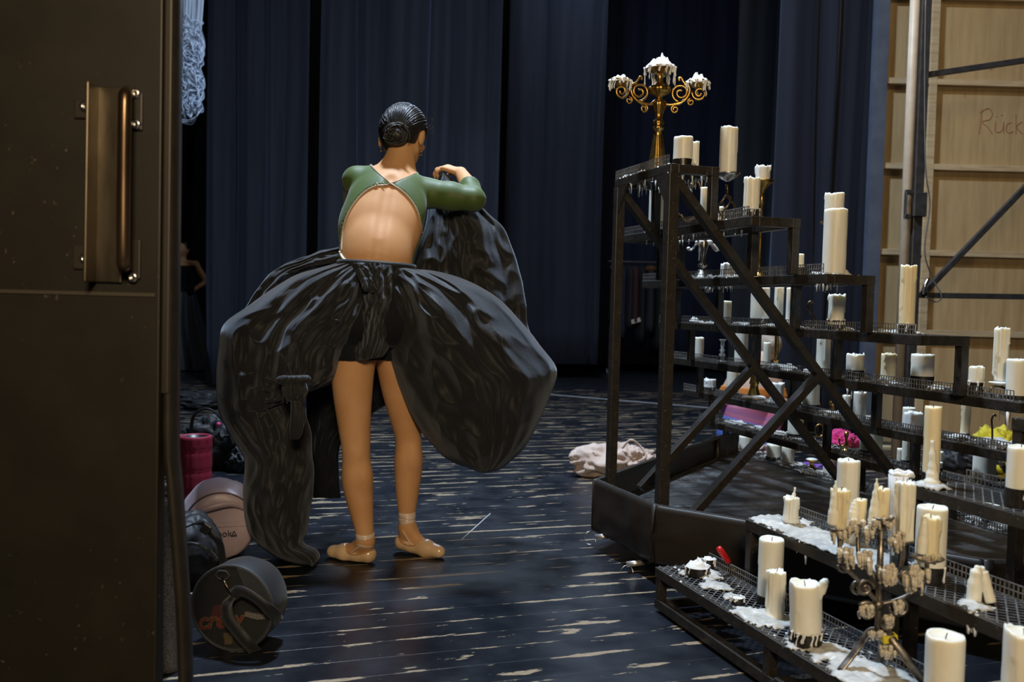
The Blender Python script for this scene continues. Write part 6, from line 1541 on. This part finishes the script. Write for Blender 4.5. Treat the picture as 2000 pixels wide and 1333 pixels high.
# ---- person sitting on the floor beyond the stand, seen from behind
D = 6.35; t = empty('person', (at(1470, 880, D).x, D, 0), 0, 'person with fair hair bun sitting behind the candle stand, bare-backed', 'person')
k = D/FPX
G = Field(np.array(at(1468, 880, D))-np.array((.40, .75, .02)), np.array(at(1468, 880, D))+np.array((.42, 1.05, .92)), .0085); G.lo[2] = -.005; G.ax[2] = G.lo[2]+G.h*np.arange(G.n[2])
q3 = lambda x, y, dy=0: np.array(at(x, y, D+dy))
G.ell(q3(1455, 850), (.17, .13, .13), .03); G.ell(q3(1458, 815, .0), (.125, .09, .13), .05); G.ell(q3(1470, 765, .05), (.15, .10, .16), .05)
sl, sr = q3(1440, 728, .07), q3(1512, 735, .07)
G.cone(q3(1476, 722, .07), sl, .05, .052, .03); G.cone(q3(1476, 722, .07), sr, .05, .052, .03); G.cone(q3(1478, 728, .07), q3(1492, 698, .10), .052, .047, .02)
hc = q3(1502, 678, .14); G.ell(hc, (.072, .09, .10), .02); G.ell(hc+(.02, .085, -.02), (.014, .02, .02), .01); G.ell(hc+(.0, .05, -.06), (.05, .055, .05), .02)
for s in (-1, 1): G.ell(hc+(s*.074, 0, -.01), (.010, .018, .028), .005)
G.cone(sr, q3(1528, 785, .05), .046, .038, .02); G.cone(q3(1528, 785, .05), q3(1508, 838, -.12), .038, .025, .015); hand(G, q3(1508, 838, -.12), (-.2, -.3, -.6), (-.1, -.9, .4), (-1, .2, 0), .95, (.3, .3, .3, .3), k=.006)
G.cone(sl, q3(1412, 775, .15), .046, .038, .02); G.cone(q3(1412, 775, .15), q3(1425, 815, .38), .038, .025, .015); hand(G, q3(1425, 815, .38), (.2, .6, -.5), (0, .5, .8), (1, .1, 0), .95, (.4, .4, .4, .4), k=.006)
for s in (-1, 1):
    h0 = q3(1455+s*22, 858, .05); k0 = np.array((h0[0]+s*.05+.14, D+.44, .10)); f0 = np.array((h0[0]+s*.03+.26, D+.80, .06)); G.cone(h0, k0, .085, .058, .03); G.cone(k0, f0, .052, .034, .02); G.cone(f0, f0+(s*.02, .10, .06), .034, .022, .015)
bd = G.build('body', M['skin_pale'], t); GD = G.D.copy()
Xg, Yg, Zg = np.meshgrid(*G.ax, indexing='ij')
def wrap(nm, z0, z1, off, m_):
    Q = Field.__new__(Field); Q.h = G.h; Q.lo = G.lo; Q.n = G.n; Q.D = np.maximum.reduce([GD-off, z0-Zg, Zg-z1]).astype(np.float32); Q.D[0] = Q.D[-1] = 1; return Q.build(nm, m_, t, smooth_it=2)
mo = mat('orange_top', (.62, .22, .04), .6); wrap('orange_top', at(1470, 776, D).z, at(1470, 757, D).z, .008, mo)
ms = mat('striped_cloth', (.4, .1, .2), .7); N, L, b = nodes(ms); tt = N.new('ShaderNodeTexCoord'); sp = N.new('ShaderNodeSeparateXYZ'); L.new(tt.outputs['Object'], sp.inputs[0])
zt_, zb_ = at(1440, 793, D).z, at(1440, 838, D).z
mr = N.new('ShaderNodeMapRange'); L.new(math_(ms, 'SUBTRACT', sp.outputs[2], math_(ms, 'MULTIPLY', math_(ms, 'SUBTRACT', sp.outputs[0], at(1440, 800, D).x), -.22)), mr.inputs[0]); mr.inputs[1].default_value = zb_; mr.inputs[2].default_value = zt_
rp = ramp(ms, mr.outputs[0], [(0, (.07, .13, .42)), (.42, (.10, .19, .50)), (.48, (.34, .09, .22)), (.62, (.40, .12, .18)), (.68, (.28, .10, .22)), (1, (.36, .09, .15))]); setc(ms, rp)
GD = np.maximum(GD, Yg-(D+.20)).astype(np.float32); wrap('striped_cloth', zb_-.10, zt_, .030, ms)
Hh = Field(hc-.16, hc+.16, .007); Hh.ell(hc+(0, -.012, .02), (.086, .10, .095), .02); Hh.ell(hc+(0, -.09, .03), (.042, .035, .042), .01); Hh.ell(hc+(0, .09, -.04), (.085, .07, .09), .01, sub=True); Hh.build('hair_bun', M['blond_hair'], t)

# ---- dark standing figure in the gap beside the door
D = 12.0; bx = at(362, 700, D).x
t = empty('person', (bx, D, 0), 0, 'dim standing figure in dark gown, hand on hip, beside the door', 'person')
G = Field((bx-.55, D-.45, -.02), (bx+.45, D+.45, 1.78), .012)
V3 = lambda x, y, z: np.array((bx+x, D+y, z))
G.ell(V3(-.05, 0, 1.0), (.16, .11, .15), .04); G.ell(V3(-.05, 0, 1.28), (.15, .10, .20), .05); G.cone(V3(-.05, 0, 1.42), V3(-.05, -.01, 1.54), .05, .045, .02); G.ell(V3(-.05, -.01, 1.62), (.075, .09, .105), .02); G.ell(V3(-.05, -.10, 1.60), (.012, .015, .02), .01)
for s in (-1, 1):
    sh = V3(-.05+s*.17, 0, 1.42); el = V3(-.05+s*.30, .06, 1.20); wr_ = V3(-.05+s*.15, -.08, 1.06); G.cone(V3(-.05, 0, 1.44), sh, .045, .05, .02); G.cone(sh, el, .045, .038, .02); G.cone(el, wr_, .036, .024, .015)
    hand(G, wr_, (-s*.8, -.1, -.35), (0, -1, .1), (0, .2, 1), 1.0, (.4, .4, .4, .4), k=.006)
    G.cone(V3(-.05+s*.08, 0, .95), V3(-.05+s*.09, 0, .50), .085, .055, .02); G.cone(V3(-.05+s*.09, 0, .50), V3(-.05+s*.09, .0, .08), .05, .034, .02); G.cone(V3(-.05+s*.09, .02, .04), V3(-.05+s*.10, -.15, .03), .035, .025, .015)
    G.ell(V3(-.05+s*.076, 0, 1.61), (.010, .018, .028), .005)
G.build('body', M['skin'], t)
Hh = Field(V3(-.20, -.18, 1.45), V3(.12, .18, 1.80), .009); Hh.ell(V3(-.05, .015, 1.645), (.086, .10, .10), .02); Hh.ell(V3(-.05, -.10, 1.58), (.07, .06, .08), .01, sub=True); Hh.build('hair', M['black_hair'], t)
Q = Field.__new__(Field); Q.h = G.h; Q.lo = G.lo; Q.n = G.n; Zg = (G.lo[2]+G.h*np.arange(G.n[2]))[None, None, :]
Q.D = np.maximum.reduce([G.D-.012, .92-Zg+0*G.D, Zg-1.40+0*G.D, np.abs(G.ax[0][:, None, None]-(bx-.05))-.19+0*G.D]).astype(np.float32); Q.build('bodice', M['dark_cloth'], t)
gw = MB(); n = 64; v = []
for i in range(16):
    z_ = 1.03*(1-i/15)+.02
    for k in range(n):
        a = 2*PI*k/n; rr = (.165+.24*(i/15)**.9)*(1+(.04+.10*i/15)*math.sin(a*11+math.sin(i*.3))); v.append((bx-.05+rr*math.cos(a), D+rr*.8*math.sin(a), z_))
gw.add(v, [(i*n+k, i*n+(k+1) % n, (i+1)*n+(k+1) % n, (i+1)*n+k) for i in range(15) for k in range(n)]).build('gown_skirt', M['grey_nylon'], t, True, world=True)

# ---- tangle of clear tubing hanging at the top left
tm = mat('clear_tubing', (.62, .76, .95), .15, 0, .8); nodes(tm)[2].inputs['Transmission Weight'].default_value = .25; M['tubing'] = tm
rnd = random.Random(12); Y_ = 8.4; x0, x1 = at(335, 100, Y_).x, at(393, 100, Y_).x; z0, z1 = at(370, 240, Y_).z, 4.6
tb = MB()
for i in range(110):
    cx = rnd.uniform(x0, x1); 
    if i < 34:
        a_ = rnd.uniform(x0, x1); b_ = rnd.uniform(x0, x1); top = z1; bot = rnd.uniform(z0+.04, z0+.9)
        P = [(a_, Y_+rnd.uniform(-.08, .08), top), (a_+.03, Y_, (top+bot)/2+.3), (a_*.7+b_*.3, Y_, bot+.12), ((a_+b_)/2, Y_-.04, bot), (b_*.7+a_*.3, Y_, bot+.12), (b_, Y_+.05, (top+bot)/2), (b_-.02, Y_, top)]
    else:
        cz = rnd.uniform(z0+.10, z0+.85); r1, r2 = rnd.uniform(.04, .12), rnd.uniform(.06, .16); ph = rnd.uniform(0, 6)
        P = [(min(max(cx+r1*math.cos(ph+j*.9), x0), x1), Y_+rnd.uniform(-.09, .09), max(cz+r2*math.sin(ph+j*.9)*rnd.uniform(.7, 1.1), z0)) for j in range(rnd.randint(6, 12))]
    tb.tube(spline(P, 7), rnd.choice((.0055, .007, .009)), 6)
tag(tb.build('tubing_bundle', M['tubing'], None, True), 'tangled bundle of clear bluish tubing hanging in the gap at the top left', 'tubing', kind='stuff')

# ---- clothes rail far behind
Y_ = 13.2; xa, xb = at(1186, 600, Y_).x, at(1305, 600, Y_).x; zt_ = at(1240, 512, Y_).z
t = empty('clothes_rail', ((xa+xb)/2, Y_, 0), 0, 'black wheeled clothes rail standing far back in the dark gap', 'clothes rail')
rl = MB(); rl.tube([(xa, Y_, zt_), (xb, Y_, zt_)], .014, 10)
for x in (xa+.05, xb-.05): rl.tube([(x, Y_, .10), (x, Y_, zt_)], .014, 10); rl.bar((x, Y_-.22, .10), (x, Y_+.22, .10), .03)
rl.build('frame', M['steel_paint'], t, world=True)
for x in (xa+.05, xb-.05):
    for dy in (-.2, .2): MB().tube([(x-.012, Y_+dy, .045), (x+.012, Y_+dy, .045)], .045, 16).build('wheel', M['chalk'], t, True, world=True)
gar = [(1200, (.30, .26, .18), 'cream-collared dark coat', .85, 'cream'), (1214, (.02, .03, .09), 'dark blue coat', 1.05, 'blue'), (1228, (.03, .02, .03), 'black coat', .9, 'black'), (1238, (.10, .02, .03), 'dark red coat with a pale hem', .82, 'red'), (1252, (.012, .012, .014), 'long black coat', 1.1, 'blk'), (1268, (.28, .11, .03), 'brown fur-collared coat', .95, 'brown'), (1286, (.01, .01, .012), 'black gown', 1.2, 'blk2')]
for px, col, nm, ln, key in gar:
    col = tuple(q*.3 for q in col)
    x = at(px, 600, Y_).x; g_ = empty('hanging_coat', (x, Y_, zt_-ln), 0, nm+' on the far clothes rail', 'garment', 'garments on the far rail')
    mb = MB(); n = 28; v = []
    for i in range(10):
        z_ = zt_-.06-ln*i/9; w_ = .06 if i == 0 else .20+.04*i/9
        for kq in range(n):
            a = 2*PI*kq/n; q = 1+.14*math.sin(a*5+px+i*.2); v.append((x+.055*(1+i*.05)*math.cos(a)*q, Y_+w_*math.sin(a), z_))
    mb.add(v, [(i*n+kq, i*n+(kq+1) % n, (i+1)*n+(kq+1) % n, (i+1)*n+kq) for i in range(9) for kq in range(n)]+[tuple(range(n))[::-1], tuple(9*n+kq for kq in range(n))])
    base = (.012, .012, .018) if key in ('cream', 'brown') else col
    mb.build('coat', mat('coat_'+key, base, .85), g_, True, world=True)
    if key in ('cream', 'brown'): MB().ball((x, Y_-.05, zt_-.10), .09, 14, (1, 1.2, .6)).build('collar', mat('collar_'+key, col, .9), g_, True, world=True)
    if key == 'red': MB().bar((x-.06, Y_-.2, zt_-.06-ln), (x+.07, Y_-.2, zt_-.02-ln), .06).build('pale_hem', mat('hem', (.5, .45, .38), .8), g_, world=True)
